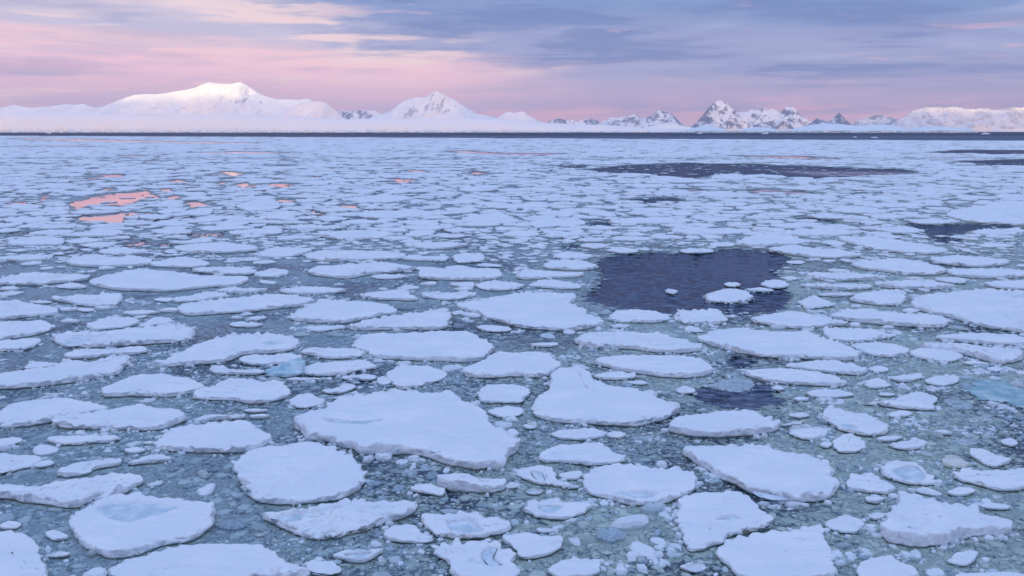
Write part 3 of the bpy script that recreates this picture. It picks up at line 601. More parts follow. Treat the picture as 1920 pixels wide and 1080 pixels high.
f53|tiny oval ice lump just in front of the long floe behind the smaller dark lead|1447,730 1459,723 1470,732 1459,735|
f55|tiny oval ice lump beyond and left of the tilted oval floe|1488,748 1503,744 1515,752 1497,755|
f56|tiny long ice lump right of the humpbacked block, right of the tilted oval floe|1768,749 1799,749 1826,764 1795,769|
f57|tiny very long ice lump just in front of the humped ice mass|1806,681 1830,677 1851,685 1821,687|
f58|tiny oval ice lump just in front of the humped ice mass|1851,694 1866,687 1882,694 1866,700|
f61|small oval ice lump right of the big boat-shaped floe, left of the bulging floe|1627,694 1647,686 1667,694 1651,701|
g1|broad very long floe beyond and left of the broad flat floe at left|125,492 143,482 173,478 213,482 253,481 283,488 277,498 233,502 167,502 133,498|
g2|broad very long floe beyond and left of the wedge-shaped floe|-3,490 0,485 40,478 97,478 87,488 40,492|
g3|broad long floe left of the wide floe below the pink pools|185,472 217,463 247,467 278,470 263,477 227,481 197,478|
g4|wide flat floe in the left middle distance in front of the pink pools|327,467 360,458 420,455 467,460 485,468 460,473 400,477 353,475|
g5|broad long floe left of the long flat-topped floe, left of the long smooth oval floe|473,482 500,470 533,462 583,467 570,477 533,485 493,485|
g7|broad long floe in front and right of the floe in the pink pool|317,455 350,452 383,445 398,453 373,459 333,459|
g8|middling long floe left of the wide floe below the pink pools|150,460 187,453 220,458 200,464 167,465|
g9|broad long floe left of the floe in the pink pool, just beyond the wedge-shaped floe|13,460 40,447 83,443 118,448 113,460 67,463 27,463|
g10|middling long floe in front and left of the floe in the pink pool|122,453 150,447 193,451 167,457 133,458|
g11|broad long floe left of the floe in the pink pool|53,440 80,433 123,430 140,437 110,441 73,443|
g12|broad long floe in front and left of the floe in the pink pool|115,442 150,437 187,430 230,433 220,443 173,446 127,445|
g13|broad long floe just in front of the floe in the pink pool|283,433 307,429 343,429 360,437 340,441 300,440|
g14|broad oval floe in front and right of the floe in the pink pool|282,423 293,417 317,412 353,418 340,425 300,427|
g15|small floe with a dark left tip lying across the near pink pool|232,410 260,405 290,402 320,405 307,412 267,414|
g16|broad long floe beyond and right of the wide floe below the pink pools|430,437 467,430 520,428 528,437 500,443 447,443|
g17|broad very long floe left of the long smooth oval floe, just beyond the slipper-shaped floe|530,428 567,422 620,423 640,428 610,433 560,433|
g18|long smooth oval floe left of centre, beyond the long flat-topped floe|593,440 620,436 650,432 693,431 743,440 717,448 660,451 617,447|
g19|broad long floe left of the long smooth oval floe|487,407 513,403 553,405 540,413 500,413|
g20|middling oval floe just beyond the wide floe below the pink pools|405,422 433,413 467,415 457,423 420,425|
g21|broad long floe left of the floe in the pink pool, near the wedge-shaped floe|7,413 33,407 80,407 97,413 67,418 27,420|
g22|broad oval floe beyond and right of the floe in the pink pool|297,397 320,390 350,392 333,400 303,402|
g23|broad oval floe right of the floe in the pink pool|335,402 360,393 397,391 393,403 360,406|
g24|broad stubby floe right of the floe in the pink pool|445,387 473,375 513,375 523,390 493,397 460,397|
g25|broad oval floe just beyond the floe in the pink pool|297,380 320,375 345,378 333,384 303,385|
g26|middling oval floe left of the floe in the pink pool|-3,435 0,430 20,427 40,432 20,437 0,438|
g27|small oval floe left of the wide floe below the pink pools|308,473 320,468 335,475 320,477|
g28|middling very long floe in front and right of the wide floe below the pink pools|423,488 460,483 500,487 467,492|
g29|small oval floe left of the broad flat floe at left, just beyond the wedge-shaped floe|97,477 113,473 120,478 103,480|
g30|broad long floe in front and left of the wide floe below the pink pools|280,498 307,488 347,482 390,493 383,503 317,503|
h1|broad oval floe left of the straight-fronted far floe, right of the long smooth oval floe|867,413 893,403 940,400 960,410 977,417 947,422 907,422|
h2|broad flat floe with a straight front, far off in the middle|982,422 1013,412 1057,408 1095,415 1093,423 1057,428 1007,427|
h3|broad oval floe in front and left of the straight-fronted far floe|943,440 960,433 990,432 1010,438 1000,446 957,445|
h4|broad long floe just in front of the straight-fronted far floe|1022,442 1047,435 1083,437 1105,440 1073,446 1033,448|
h5|broad very long floe right of the long flat-topped floe, just beyond the loaf-shaped floe|757,460 790,455 840,453 877,458 847,467 820,469 783,467|
h6|middling long floe right of the long smooth oval floe, right of the long flat-topped floe|747,455 767,449 790,453 773,457|
h7|broad very long floe right of the long smooth oval floe, just beyond the loaf-shaped floe|803,443 840,439 873,442 853,448 820,447|
h8|broad long floe left of the straight-fronted far floe, right of the long smooth oval floe|832,432 857,427 895,428 887,435 853,437|
h9|middling very long floe in front and left of the straight-fronted far floe|938,452 960,448 990,451 973,455|
h10|middling oval floe right of the straight-fronted far floe, just beyond the notched mitten-like floe|1147,447 1173,442 1207,450 1187,454 1160,453|
h11|broad very long floe right of the straight-fronted far floe, left of the long chain-like floe|1143,417 1180,410 1233,407 1280,413 1280,422 1207,422 1160,422|
h12|broad long floe right of the straight-fronted far floe, beyond and right of the loaf-shaped floe|1095,427 1123,423 1160,428 1140,433 1113,433|
h13|broad long floe right of the straight-fronted far floe, right of the loaf-shaped floe|1173,430 1207,425 1240,430 1213,434|
h14|broad very long floe beyond and right of the long smooth oval floe|667,402 707,395 773,395 827,397 873,394 887,397 840,402 790,407 740,412 690,410|
h15|broad very long floe right of the long smooth oval floe, just beyond the slipper-shaped floe|747,417 780,412 823,414 807,420 767,422|
h16|broad very long floe right of the long smooth oval floe|747,427 780,423 817,424 797,430 767,432|
h17|broad very long floe just beyond the long smooth oval floe, just beyond the slipper-shaped floe|677,392 723,387 757,392 723,394 690,394|
h18|broad very long floe beyond and left of the straight-fronted far floe|910,385 957,382 1007,383 1027,390 973,393 927,392|
h19|broad long floe just beyond the long smooth oval floe, just beyond the long flat-topped floe|640,375 690,368 733,365 770,373 723,382 667,380|
h20|broad very long floe in front and right of the straight-fronted far floe|1082,450 1117,446 1152,452 1123,455 1093,455|
h21|broad long floe just beyond the long smooth oval floe, just beyond the slipper-shaped floe|640,417 680,412 730,417 700,422 657,423|
h22|middling long floe left of the straight-fronted far floe, just beyond the loaf-shaped floe|895,447 913,443 937,447 917,450|
h23|small oval floe in front and left of the straight-fronted far floe|932,460 947,456 965,462 943,464|
h24|middling oval floe just in front of the straight-fronted far floe|988,462 1007,457 1027,461 1007,467|
h25|small oval floe just in front of the straight-fronted far floe|1055,453 1067,449 1080,452 1070,457|
i2|broad very long floe left of the long chain-like floe, left of the great far floe|1463,440 1487,433 1540,429 1580,431 1612,440 1580,443 1533,446 1493,444|
i3|broad long floe left of the long chain-like floe, left of the great far floe|1443,423 1473,419 1513,417 1533,422 1513,428 1473,431|
i4|broad very long floe beyond and left of the long chain-like floe|1515,405 1547,402 1600,407 1590,412 1547,412|
i5|broad long floe right of the straight-fronted far floe, left of the long chain-like floe|1260,437 1280,430 1313,427 1353,432 1377,440 1340,443 1297,443|
i6|broad long floe just beyond the long chain-like floe, left of the great far floe|1643,432 1663,425 1710,427 1733,435 1707,440 1667,438|
i7|broad very long floe left of the great far floe, just beyond the drum-like floe|1705,415 1730,410 1773,413 1800,418 1763,422 1723,421|
i8|great white floe far off at the right side, dark open water along its near edge|1773,403 1800,393 1847,385 1913,380 1940,387 1940,422 1897,422 1847,420 1803,414|
i9|broad long floe just in front of the great far floe|1815,437 1847,430 1880,433 1913,442 1880,445 1840,442|
i10|broad oval floe left of the great far floe, just beyond the long chain-like floe|1633,407 1657,402 1690,403 1700,410 1673,413 1643,412|
i11|middling oval floe just beyond the long chain-like floe, left of the great far floe|1613,417 1633,412 1663,418 1650,422 1623,422|
i12|middling oval floe left of the long chain-like floe, just beyond the drum-like floe|1542,453 1560,450 1587,458 1567,462 1547,458|
i13|long irregular chain-like floe at right, stretching behind smaller floes|1573,447 1613,443 1663,447 1713,457 1767,468 1773,474 1730,479 1680,474 1630,467 1600,457|
i16|broad very long floe left of the great far floe, just beyond the long chain-like floe|1553,393 1597,390 1647,393 1677,396 1640,402 1580,400|
i17|broad very long floe left of the great far floe|1603,383 1663,380 1713,382 1740,387 1680,391 1630,390|
i18|broad long floe left of the long chain-like floe, right of the straight-fronted far floe|1423,403 1460,397 1510,402 1480,407 1443,407|
i19|middling oval floe beyond and left of the long chain-like floe, just beyond the drum-like floe|1552,423 1573,420 1592,423 1573,428|
i20|middling long floe just beyond the long chain-like floe, left of the great far floe|1640,442 1667,440 1690,446 1667,449|
i21|low dark-edged floe at the near rim of the far long lead, right of centre|1333,332 1363,328 1420,333 1397,337 1353,337|
i22|broad oval floe right of the straight-fronted far floe, left of the great far floe|1307,365 1347,358 1403,367 1373,372 1327,370|
i23|broad oval floe just in front of the great far floe|1877,432 1907,427 1923,437 1900,438|
i24|small long floe right of the long chain-like floe, just beyond the very large right floe|1753,443 1767,441 1780,444 1763,446|
i25|middling oval floe right of the long chain-like floe, just beyond the very large right floe|1780,444 1797,441 1815,449 1793,448|
i26|middling very long floe right of the long chain-like floe|1833,460 1867,456 1900,462 1880,466 1847,465|
i28|small oval floe left of the long chain-like floe, beyond and left of the drum-like floe|1473,492 1497,488 1510,493 1493,497|
'''
# ------------------------------------------------------------------ the open leads and calm pools (outlines in the photograph's pixels, laid on the water)
def view(s, x0, y0, k): q = pts(s); return np.stack([x0 + q[:, 0] / k, y0 + q[:, 1] / k], 1)
VF, VG, VH, VI = (1060, 450, 2.2326), (0, 240, 3), (640, 240, 3), (1280, 240, 3)
LEADS = [view(s, *v) for v, s in [
 (VF, '130,100 170,70 300,50 480,58 600,45 720,38 860,45 960,75 940,110 890,150 930,180 940,250 900,300 780,310 680,325 660,300 560,290 460,300 420,310 330,295 220,290 150,270 80,260 70,245 140,190 140,140'),
 (VF, '480,630 560,620 610,600 640,570 680,575 800,590 860,620 880,645 950,690 860,705 780,700 700,710 600,680 520,650'),
 (VF, '650,480 760,490 830,510 760,525 690,520'),
 (VF, '1640,350 1740,370 1860,400 1840,415 1740,400 1640,375 1600,340'),
 (VI, '1270,535 1440,550 1570,530 1700,545 1850,552 1980,552 1980,585 1900,575 1800,570 1700,575 1600,590 1540,600 1400,610 1350,600 1360,580 1290,560'),
 (VI, '1360,610 1480,610 1600,640 1480,655 1330,625'),
 ((0, 0, 1), '1100,318 1180,309 1290,306 1420,308 1500,311 1600,315 1700,318 1720,325 1600,331 1540,336 1470,331 1350,327 1290,335 1220,330 1150,325'),
 ((0, 0, 1), '1720,286 1800,281 1920,282 1980,283 1980,290 1850,289'),
 ((0, 0, 1), '1780,302 1920,299 1980,299 1980,313 1850,310'),
 ((0, 0, 1), '1010,312 1080,309 1130,312 1090,316'),
 ((0, 0, 1), '1095,420 1140,414 1160,422 1120,428'), ((0, 0, 1), '1050,462 1090,456 1110,466 1060,472'),
 ((0, 0, 1), '-20,690 40,680 55,690 -20,702'), ((0, 0, 1), '1500,405 1545,408 1600,420 1530,418'),
 ((0, 0, 1), '1150,375 1250,370 1300,378 1220,382')]]
CALMS = [view(s, *v) for v, s in [
 (VG, '370,415 480,400 560,380 680,365 820,365 890,375 870,400 760,410 700,440 600,435 500,440 460,460 400,440'),
 (VG, '440,510 560,490 720,470 830,480 700,500 690,530 540,533 490,520'),
 (VG, '30,605 90,590 200,580 150,610 60,620'), (VG, '1010,610 1120,590 1290,575 1280,600 1240,625 1160,620 1080,615'),
 (VG, '690,650 830,628 820,660 760,670'), (VG, '860,650 980,645 960,680 900,678'), (VG, '1260,250 1310,243 1360,255 1330,270 1275,268'),
 (VG, '500,290 590,260 730,265 640,280'), (VG, '1480,315 1560,310 1680,318 1580,335'), (VG, '920,300 1000,290 1050,300 980,310'),
 (VG, '840,345 900,343 960,350 940,360'), (VG, '1035,430 1100,418 1160,425 1100,445'), (VG, '-40,370 40,362 75,370 0,380'), (VG, '190,400 280,385 310,390 240,405'),
 (VG, '1340,325 1370,315 1395,325 1365,342'), (VG, '-30,545 20,520 60,545 10,565'), (VG, '1570,208 1620,205 1650,215 1600,220'), (VG, '1240,312 1290,303 1310,310 1270,318'),
 (VG, '560,345 620,338 655,348 610,358'), (VG, '900,400 990,382 1030,400 960,410'), (VG, '1565,410 1640,400 1675,415 1610,420'),
 (VH, '705,250 760,243 850,255 770,270'), (VH, '250,290 330,283 440,297 330,308'), (VH, '-10,440 60,433 110,448 100,460 20,455'), (VH, '370,243 430,237 490,246 420,252'),
 (VG, '1000,137 1400,133 1700,138 1500,144 1200,141'), (VH, '550,132 700,128 860,140 1300,145 1200,152 900,150 700,142'),
 (VG, '0,58 400,62 900,75 1450,83 1300,88 800,82 300,70'), (VI, '200,157 500,158 760,163 900,178 700,174'), (VI, '300,350 430,345 650,355 760,370 650,378 420,365'),
 (VG, '-20,104 300,102 600,103 400,108'), (VG, '690,155 760,152 830,158 740,160'), (VI, '-30,345 40,340 90,348 20,356'), (VI, '620,505 700,500 760,515 690,530 640,520')]]

# one record of what lies where, kept per direction and (log) distance
D0, D1, DA, DL = 24.0, 3600.0, 0.0011, 0.0022
NA, NL = int(1.5 / DA), int(math.log(D1 / D0) / DL)
OCC = np.zeros((NL, NA), bool); LEAD = np.zeros((NL, NA), bool); CALM = np.zeros((NL, NA), bool)
def cell(x, y):
    return (np.log(np.maximum(y, 1) / D0) / DL).astype(int), ((np.asarray(x) / y + 0.75) / DA).astype(int)
def dense(P, n=6):
    Q = np.roll(P, -1, 0); t = np.arange(n)[:, None, None] / n
    return (P[None] * (1 - t) + Q[None] * t).transpose(1, 0, 2).reshape(-1, 2)
def stamp(A, P):
    Q = dense(P); q = np.stack([np.log(np.maximum(Q[:, 1], 1) / D0) / DL, (Q[:, 0] / Q[:, 1] + 0.75) / DA], 1)
    lo = np.clip(np.floor(q.min(0)).astype(int), 0, (NL, NA)); hi = np.clip(np.ceil(q.max(0)).astype(int) + 1, 0, (NL, NA))
    if (hi <= lo).any(): return
    Y, X = np.mgrid[lo[0]:hi[0], lo[1]:hi[1]]
    A[lo[0]:hi[0], lo[1]:hi[1]] |= in_poly(q, Y + 0.5, X + 0.5)
def look(A, x, y):
    i, j = cell(x, y); ok = (i >= 0) & (i < NL) & (j >= 0) & (j < NA)
    return A[np.clip(i, 0, NL - 1), np.clip(j, 0, NA - 1)] & ok
def ragged(P):
    Q = dense(ground(P[:, 0], P[:, 1]), 14); L = np.log(Q[:, 1]); A = Q[:, 0] / Q[:, 1]
    return np.stack([(A + 0.010 * fbm(A * 45, L * 22, 1.1, 4)) * (E := np.exp(L + 0.020 * fbm(A * 40, L * 25, 7.7, 4))), E], 1)
for P in LEADS: stamp(LEAD, ragged(P))
for P in CALMS: Q = ragged(P); stamp(LEAD, Q); stamp(CALM, Q)
def edge_dist(x): return 3116 / (1 + np.clip((np.asarray(x) + 0.58) / 1.15, 0, 1.3) * 1.15)   # far edge of the pack, nearer on the right

# ------------------------------------------------------------------ the floes traced one by one
def resample(P, n):
    """closed Catmull-Rom through P, n points evenly along it"""
    a, b, c, d = np.roll(P, 1, 0), P, np.roll(P, -1, 0), np.roll(P, -2, 0)
    t = (np.arange(12) / 12.0)[:, None, None]
    q = 0.5 * (2 * b + (c - a) * t + (2 * a - 5 * b + 4 * c - d) * t ** 2 + (3 * b - a - 3 * c + d) * t ** 3)
    q = q.transpose(1, 0, 2).reshape(-1, 2)
    s = np.concatenate([[0], np.cumsum(np.linalg.norm(np.roll(q, -1, 0) - q, axis=1))])
    u = np.linspace(0, s[-1], n, endpoint=False); q = np.vstack([q, q[:1]])
    return np.stack([np.interp(u, s, q[:, 0]), np.interp(u, s, q[:, 1])], 1)
def area2(P): Q = np.roll(P, -1, 0); return 0.5 * np.sum(P[:, 0] * Q[:, 1] - Q[:, 0] * P[:, 1])
def normals(P, w):
    T = np.roll(P, -w, 0) - np.roll(P, w, 0); T /= np.linalg.norm(T, axis=1)[:, None] + 1e-9
    return np.stack([-T[:, 1], T[:, 0]], 1)                             # inward for a counter-clockwise outline
def poly_sd(poly, X, Y):
    """signed distance, positive inside"""
    d = np.full(X.shape, 1e9)
    for i in range(len(poly)):
        a = poly[i]; b = poly[(i + 1) % len(poly)]; e = b - a
        t = np.clip(((X - a[0]) * e[0] + (Y - a[1]) * e[1]) / (e @ e + 1e-9), 0, 1)
        d = np.minimum(d, np.hypot(X - a[0] - t * e[0], Y - a[1] - t * e[1]))
    return np.where(in_poly(poly, X, Y), d, -d)

ROUGH = {'c5': 1.7, 'b20': 1.9, 'c17': 2.2, 'c13': 2.0, 'c25': 1.6, 'a14': 2.2, 'turqside': 1.7, 'c20': 2.1, 'humped': 1.6, 'b16': 1.5, 'b23': 1.9, 'b18': 1.4,
         'c18': 1.6, 'b13': 1.5, 'b15': 1.4, 'lumpyleft': 1.2, 'furrow': 1.4, 'a17': 1.9, 'b10': 1.6, 'c10': 1.8, 'c15': 1.6, 'b8': 1.8, 'b3': 1.2, 'f21': 1.3,
         'f27': 1.8, 'b25': 1.8, 'd15': 1.3, 'c27': 1.9, 'c31': 1.9, 'a15': 1.9, 'b9': 1.8}
DOME = {'c7': 1.0, 'c13': 0.7, 'c25': 1.0, 'humped': 0.5, 'c28': 0.6, 'f18': 0.3, 'a12': 0.5, 'c19': 0.6, 'c20': 0.5, 'turqside': 0.5, 'd14': 0.35, 'b5': 0.3, 'c27': 0.4}
HEIGHT = {'c37': 0.05, 'b27': 0.06, 'c33': 0.10, 'c34': 0.14, 'a22': 0.16, 'c35': 0.10, 'f56': 0.1, 'b28': 0.14, 'f25': 0.12, 'huge': 0.46, 'b10': 0.42, 'turq': 0.3, 'c5': 0.42, 'longright': 0.4, 'humped': 0.42, 'lens': 0.4, 'b22': 0.2}
TINT = {'c19': (0.60, 0.62, 0.50, 1)}
M_GREY = turq_mat('thin_grey_ice', (0.24, 0.33, 0.38, 1), (0.56, 0.63, 0.65, 1), 4.0)
M_YELL = turq_mat('weathered_yellow_ice', (0.58, 0.60, 0.50, 1), (0.76, 0.78, 0.74, 1), 1.5)

CRUMBS = []
def build_floe(key, label, P, pool):
    w_px = np.ptp(P[:, 0]) * 0.533
    d = ground(P[:, 0].mean(), P[:, 1].mean())[1]
    wid = np.ptp(P[:, 0]) / FPX * d
    H = HEIGHT.get(key, float(np.clip(0.13 + 0.030 * wid, 0.16, 0.36)))
    if d > 80 and key not in HEIGHT: H = max(H, 0.22)
    t = (P[:, 1] - P[:, 1].min()) / (np.ptp(P[:, 1]) + 1e-6)
    G = ground(P[:, 0], P[:, 1], H * (1 - t))
    if area2(G) < 0: G = G[::-1]
    stamp(OCC, G)
    n = int(np.clip(w_px * 2.2, 30, 640))
    O = resample(G, n)
    per = np.linalg.norm(np.roll(O, -1, 0) - O, axis=1).sum(); step = per / n
    size = math.sqrt(abs(area2(O)))
    N = normals(O, max(1, int(n / 40)))
    rgh = ROUGH.get(key) or RNG.uniform(0.75, 1.45); sd = RNG.uniform(0, 99)
    l1 = max(size / 4, 4 * step); l2 = max(0.55, 3 * step)
    off = 0.022 * size * fbm(O[:, 0] / l1, O[:, 1] / l1, sd, 3) + min(0.10, 0.05 * size) * rgh * (0.3 - np.abs(n3d(O[:, 0] / l2, O[:, 1] / l2, sd + 3)) + 0.35 * n3d(O[:, 0] / (2.1 * l2), O[:, 1] / (2.1 * l2), sd + 13))
    O = O + N * off[:, None]
    c = O.mean(0)
    inr = abs(area2(O)) / per
    e = min(0.75, 1.0 * inr)
    M = int(np.clip(w_px / 14, 3, 30)); M = max(M, 26) if pool is not None else M
    prof = [(0.07, 0.055, 0), (0.0, 0.09, 0.2), (0.0, 0.36, 0.7), (0.005, 0.60, 1), (0.015, 0.78, 1), (0.035, 0.90, 1), (0.07, 0.96, 1), (0.12, 0.99, 1), (0.19, 1.0, 1), (0.27, 1.0, 0.9), (0.37, 1.0, 0.8), (0.48, 1.0, 0.7), (0.62, 0.99, 0.6), (0.78, 0.98, 0.5), (1.0, 0.97, 0.4)]
    if H < 0.12: prof = [(0.0, 0.0, 0), (0.0, 0.5, .3), (0.10, 0.95, 1), (0.3, 1, .5), (0.6, 1, .5)]
    rings = []; wts = []
    for dl, zf, wt in prof:
        dd = dl * e
        z = zf if zf < 0.11 and H > 0.12 else zf * H
        rings.append(np.column_stack([O + N * dd, np.full(n, z)])); wts.append(np.full(n, wt))
    last = rings[-1][:, :2]
    for s in np.linspace(1, 0, M + 1)[1:-1]:
        rings.append(np.column_stack([c + (last - c) * s, np.full(n, H * 0.97)])); wts.append(np.full(n, 0.22))
    V = np.vstack(rings); W = np.concatenate(wts)
    V = np.vstack([V, [c[0], c[1], H * 0.97]]); W = np.append(W, 0.2)
    # lumpy rubbly rim, wind-drifted top
    X, Y = V[:, 0], V[:, 1]; lum = max(0.52, 2.6 * step)
    a = min(0.13, 0.36 * H, 0.035 * size) * min(rgh, 1.8)
    nz = np.abs(n3d(X / lum, Y / lum, V[:, 2] / lum + sd)) * 1.4 - 0.35 + 0.22 * n3d(X / lum * 2.3, Y / lum * 2.3, V[:, 2] / lum * 2 + sd + 7)
    rim = sstep(-0.25, 0.5, n3d(X / 2.6, Y / 2.6, sd + 40))
    inner = np.clip(W, 0.0, 1)
    if rgh > 1.25: inner = np.maximum(inner, 0.75 * (V[:, 2] > 0.5 * H))
    V[:, 2] += inner * a * (nz * (0.45 + 1.0 * rim) + 0.35 * rim) * (V[:, 2] > 0.085)
    NN = np.vstack([np.tile(N, (nr_, 1)) for nr_ in [len(rings)]] + [[[0, 0]]])
    l3 = max(0.58, 2.8 * step)
    push = (2.4 * np.abs(n3d(X / l3, Y / l3, V[:, 2] / (0.7 * l3) + sd + 21)) - 0.7) + 0.3 * n3d(X / l3 * 2.3, Y / l3 * 2.3, V[:, 2] / l3 * 2 + sd + 31)
    rimw = np.where(V[:, 2] > 0.07, np.clip(W * 1.6 - 0.6, 0, 1), 0)
    V[:, :2] -= NN * (rimw * (0.6 + 0.8 * rim) * push * min(0.13, 0.030 * size) * min(rgh, 1.4))[:, None]
    V[:, 2] += rimw * a * 0.4 * rim * np.clip(push, -1, 1)
    X, Y = V[:, 0], V[:, 1]
    top = V[:, 2] > 0.85 * H
    V[:, 2] += top * H * (0.30 * fbm(X / 2.6, Y / 1.3, sd + 9, 4) * rgh + 0.03 * n3d(X / 0.6, Y / 0.35, sd + 5))
    if key in DOME:
        q = np.clip(poly_sd(O[::max(1, n // 60)], X, Y) / max(inr * 1.6, 0.1), 0, 1)
        V[:, 2] += DOME[key] * H * q * (0.8 + 0.5 * n3d(X / 0.8, Y / 0.8, sd + 60))
    if key == 'turq':
        V[:, 2] += np.where(V[:, 2] > 0.06, 0.55 * sstep(c[0] - 1.2, c[0] + 1.0, X), 0) * sstep(0, 0.5, (Y - c[1]) / 0.6 + 0.6)
    PL = None
    if pool is not None:
        pz = H - (0.10 if len(pool) > 4 else 0.08); PL = resample(ground(pool[:, 0], pool[:, 1], H - 0.04), 40)
        if area2(PL) < 0: PL = PL[::-1]
        lw = max(0.12, 0.1 * math.sqrt(abs(area2(PL))))
        PL = PL + normals(PL, 2) * (0.35 * lw * fbm(PL[:, 0] / (2.5 * lw), PL[:, 1] / (2.5 * lw), sd, 2))[:, None]
        q = sstep(-1.0 * lw, 0.6 * lw, poly_sd(PL, X, Y))
        V[:, 2] = np.where(V[:, 2] > 0.5 * H, V[:, 2] * (1 - q) + (H - 0.24) * q, V[:, 2])
    nr = len(rings); F = grid_faces(nr, n, True)
    ctr = len(V) - 1; b0 = (nr - 1) * n; j = np.arange(n)
    T = np.stack([b0 + j, b0 + (j + 1) % n, np.full(n, ctr)], 1)
    L = np.array([c[0], c[1], 0])
    mat = M_TURQ if key == 'turq' else M_YELL if key == 'c19' else M_GREY if H < 0.12 else M_SNOW
    chunk = wid < 1.8
    o = mesh_obj('ice_lump' if chunk else 'ice_floe', V - L, [F, T], mat, loc=L)
    tag(o, label, 'ice lump' if chunk else 'ice floe', 'loose ice lumps between the floes' if chunk else 'ice floes drifting on the slushy sea')
    if d < 85 and w_px > 14: CRUMBS.append((O, N, sd))
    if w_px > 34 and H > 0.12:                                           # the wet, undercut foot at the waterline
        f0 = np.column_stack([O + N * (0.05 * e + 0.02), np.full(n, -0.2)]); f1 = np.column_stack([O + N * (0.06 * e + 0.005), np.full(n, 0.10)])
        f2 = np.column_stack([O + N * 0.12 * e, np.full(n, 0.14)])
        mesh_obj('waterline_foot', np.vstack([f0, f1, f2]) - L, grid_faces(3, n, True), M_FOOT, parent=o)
    if PL is not None:
        m = len(PL); pc = PL.mean(0)
        rr = [np.column_stack([pc + (PL - pc) * s, np.full(m, pz)]) for s in (1.12, 0.8, 0.45)]
        VV = np.vstack(rr + [[[pc[0], pc[1], pz]]]); VV[:, 2] += 0.012 * n3d(VV[:, 0] * 2, VV[:, 1] * 2, sd)
        j = np.arange(m)
        mesh_obj('melt_pool', VV - L, [grid_faces(3, m, True), np.stack([2 * m + j, 2 * m + (j + 1) % m, np.full(m, 3 * m)], 1)], M_POOL, parent=o)
    return o

for line in FLOES.strip().split('\n'):
    key, label, s, pl = line.split('|')
    build_floe(key, label, pts(s), pts(pl) if pl else None)

# the drowned floe that shines turquoise through the slush
q = view('1660,620 1740,585 1860,600 1960,640 1990,680 1960,720 1860,700 1760,680 1690,655', *VF)
G = resample(ground(q[:, 0], q[:, 1])[::-1], 120); G = G if area2(G) > 0 else G[::-1]
G = G + normals(G, 3) * (0.5 * fbm(G[:, 0] / 1.5, G[:, 1] / 1.5, 3.3, 4))[:, None]
c = G.mean(0); rr = [np.column_stack([c + (G - c) * s, np.full(120, z)]) for s, z in ((1.0, 0.0), (0.98, 0.05), (0.9, 0.075), (0.7, 0.07), (0.5, 0.065), (0.3, 0.065))]
VV = np.vstack(rr + [[[c[0], c[1], 0.065]]]); VV[:, 2] += 0.04 * n3d(VV[:, 0] / 0.7, VV[:, 1] / 0.7, 1.0) * (VV[:, 2] > 0.04)
j = np.arange(120); L = np.array([c[0], c[1], 0])
tag(mesh_obj('drowned_floe', VV - L, [grid_faces(6, 120, True), np.stack([600 + j, 600 + (j + 1) % 120, np.full(120, 720)], 1)], M_SUBM, loc=L, attrs={'cover': np.append(np.repeat([0.0, 0.15, 0.5, 0.9, 1.1, 1.2], 120), 1.2)}),
    'flat half-drowned ice patch shining turquoise through the slush near the right side', 'ice floe')
stamp(OCC, c + (G - c) * 0.7)

# ------------------------------------------------------------------ the sea, and the slush that fills the gaps
def blur(A, n):
    A = A.astype(np.float32)
    for ax in (0, 1):
        k = 2 * n + 1; B = np.cumsum(np.pad(A, [(n + 1, n) if a == ax else (0, 0) for a in (0, 1)], mode='edge'), axis=ax)
        A = (np.take(B, np.arange(k, B.shape[ax]), ax) - np.take(B, np.arange(0, B.shape[ax] - k), ax)) / k
    return A
LEADB = blur(LEAD, 3); CALMB = blur(CALM, 5); LEADC = blur(LEAD & ~CALM, 12); CALMC = blur(CALM, 2)
def wedge(d0, d1, nr, na, amax):
    d = np.exp(np.linspace(math.log(d0), math.log(d1), nr)); a = np.linspace(-amax, amax, na)
    Dd, A = np.meshgrid(d, a, indexing='ij')
    return (A * Dd).ravel(), Dd.ravel()
def lookf(A, x, y):
    i, j = cell(x, y); ok = (i >= 0) & (i < NL) & (j >= 0) & (j < NA)
    return np.where(ok, A[np.clip(i, 0, NL - 1), np.clip(j, 0, NA - 1)], 0)
x, y = wedge(24, 3000, 420, 420, 0.74)
calm = lookf(CALMB, x, y)
leadv = lookf(LEADB, x, y)
loose = sstep(0.15, 0.6, n3d(x / 40, y / 90, 4.4))
calm = np.maximum(calm, np.where(y > edge_dist(x / y), 0.0, 1.0) * np.where(leadv < 0.3, 0.75, 0.40 + 0.26 * loose + 0.12 * (y > 200)))
calm = np.maximum(calm, 0.97 * sstep(0.0, -0.1, x / y) * sstep(100, 150, y) * sstep(900, 500, y))
V = np.column_stack([x, y, np.zeros_like(x)]); F = [grid_faces(420, 420)[:, ::-1]]
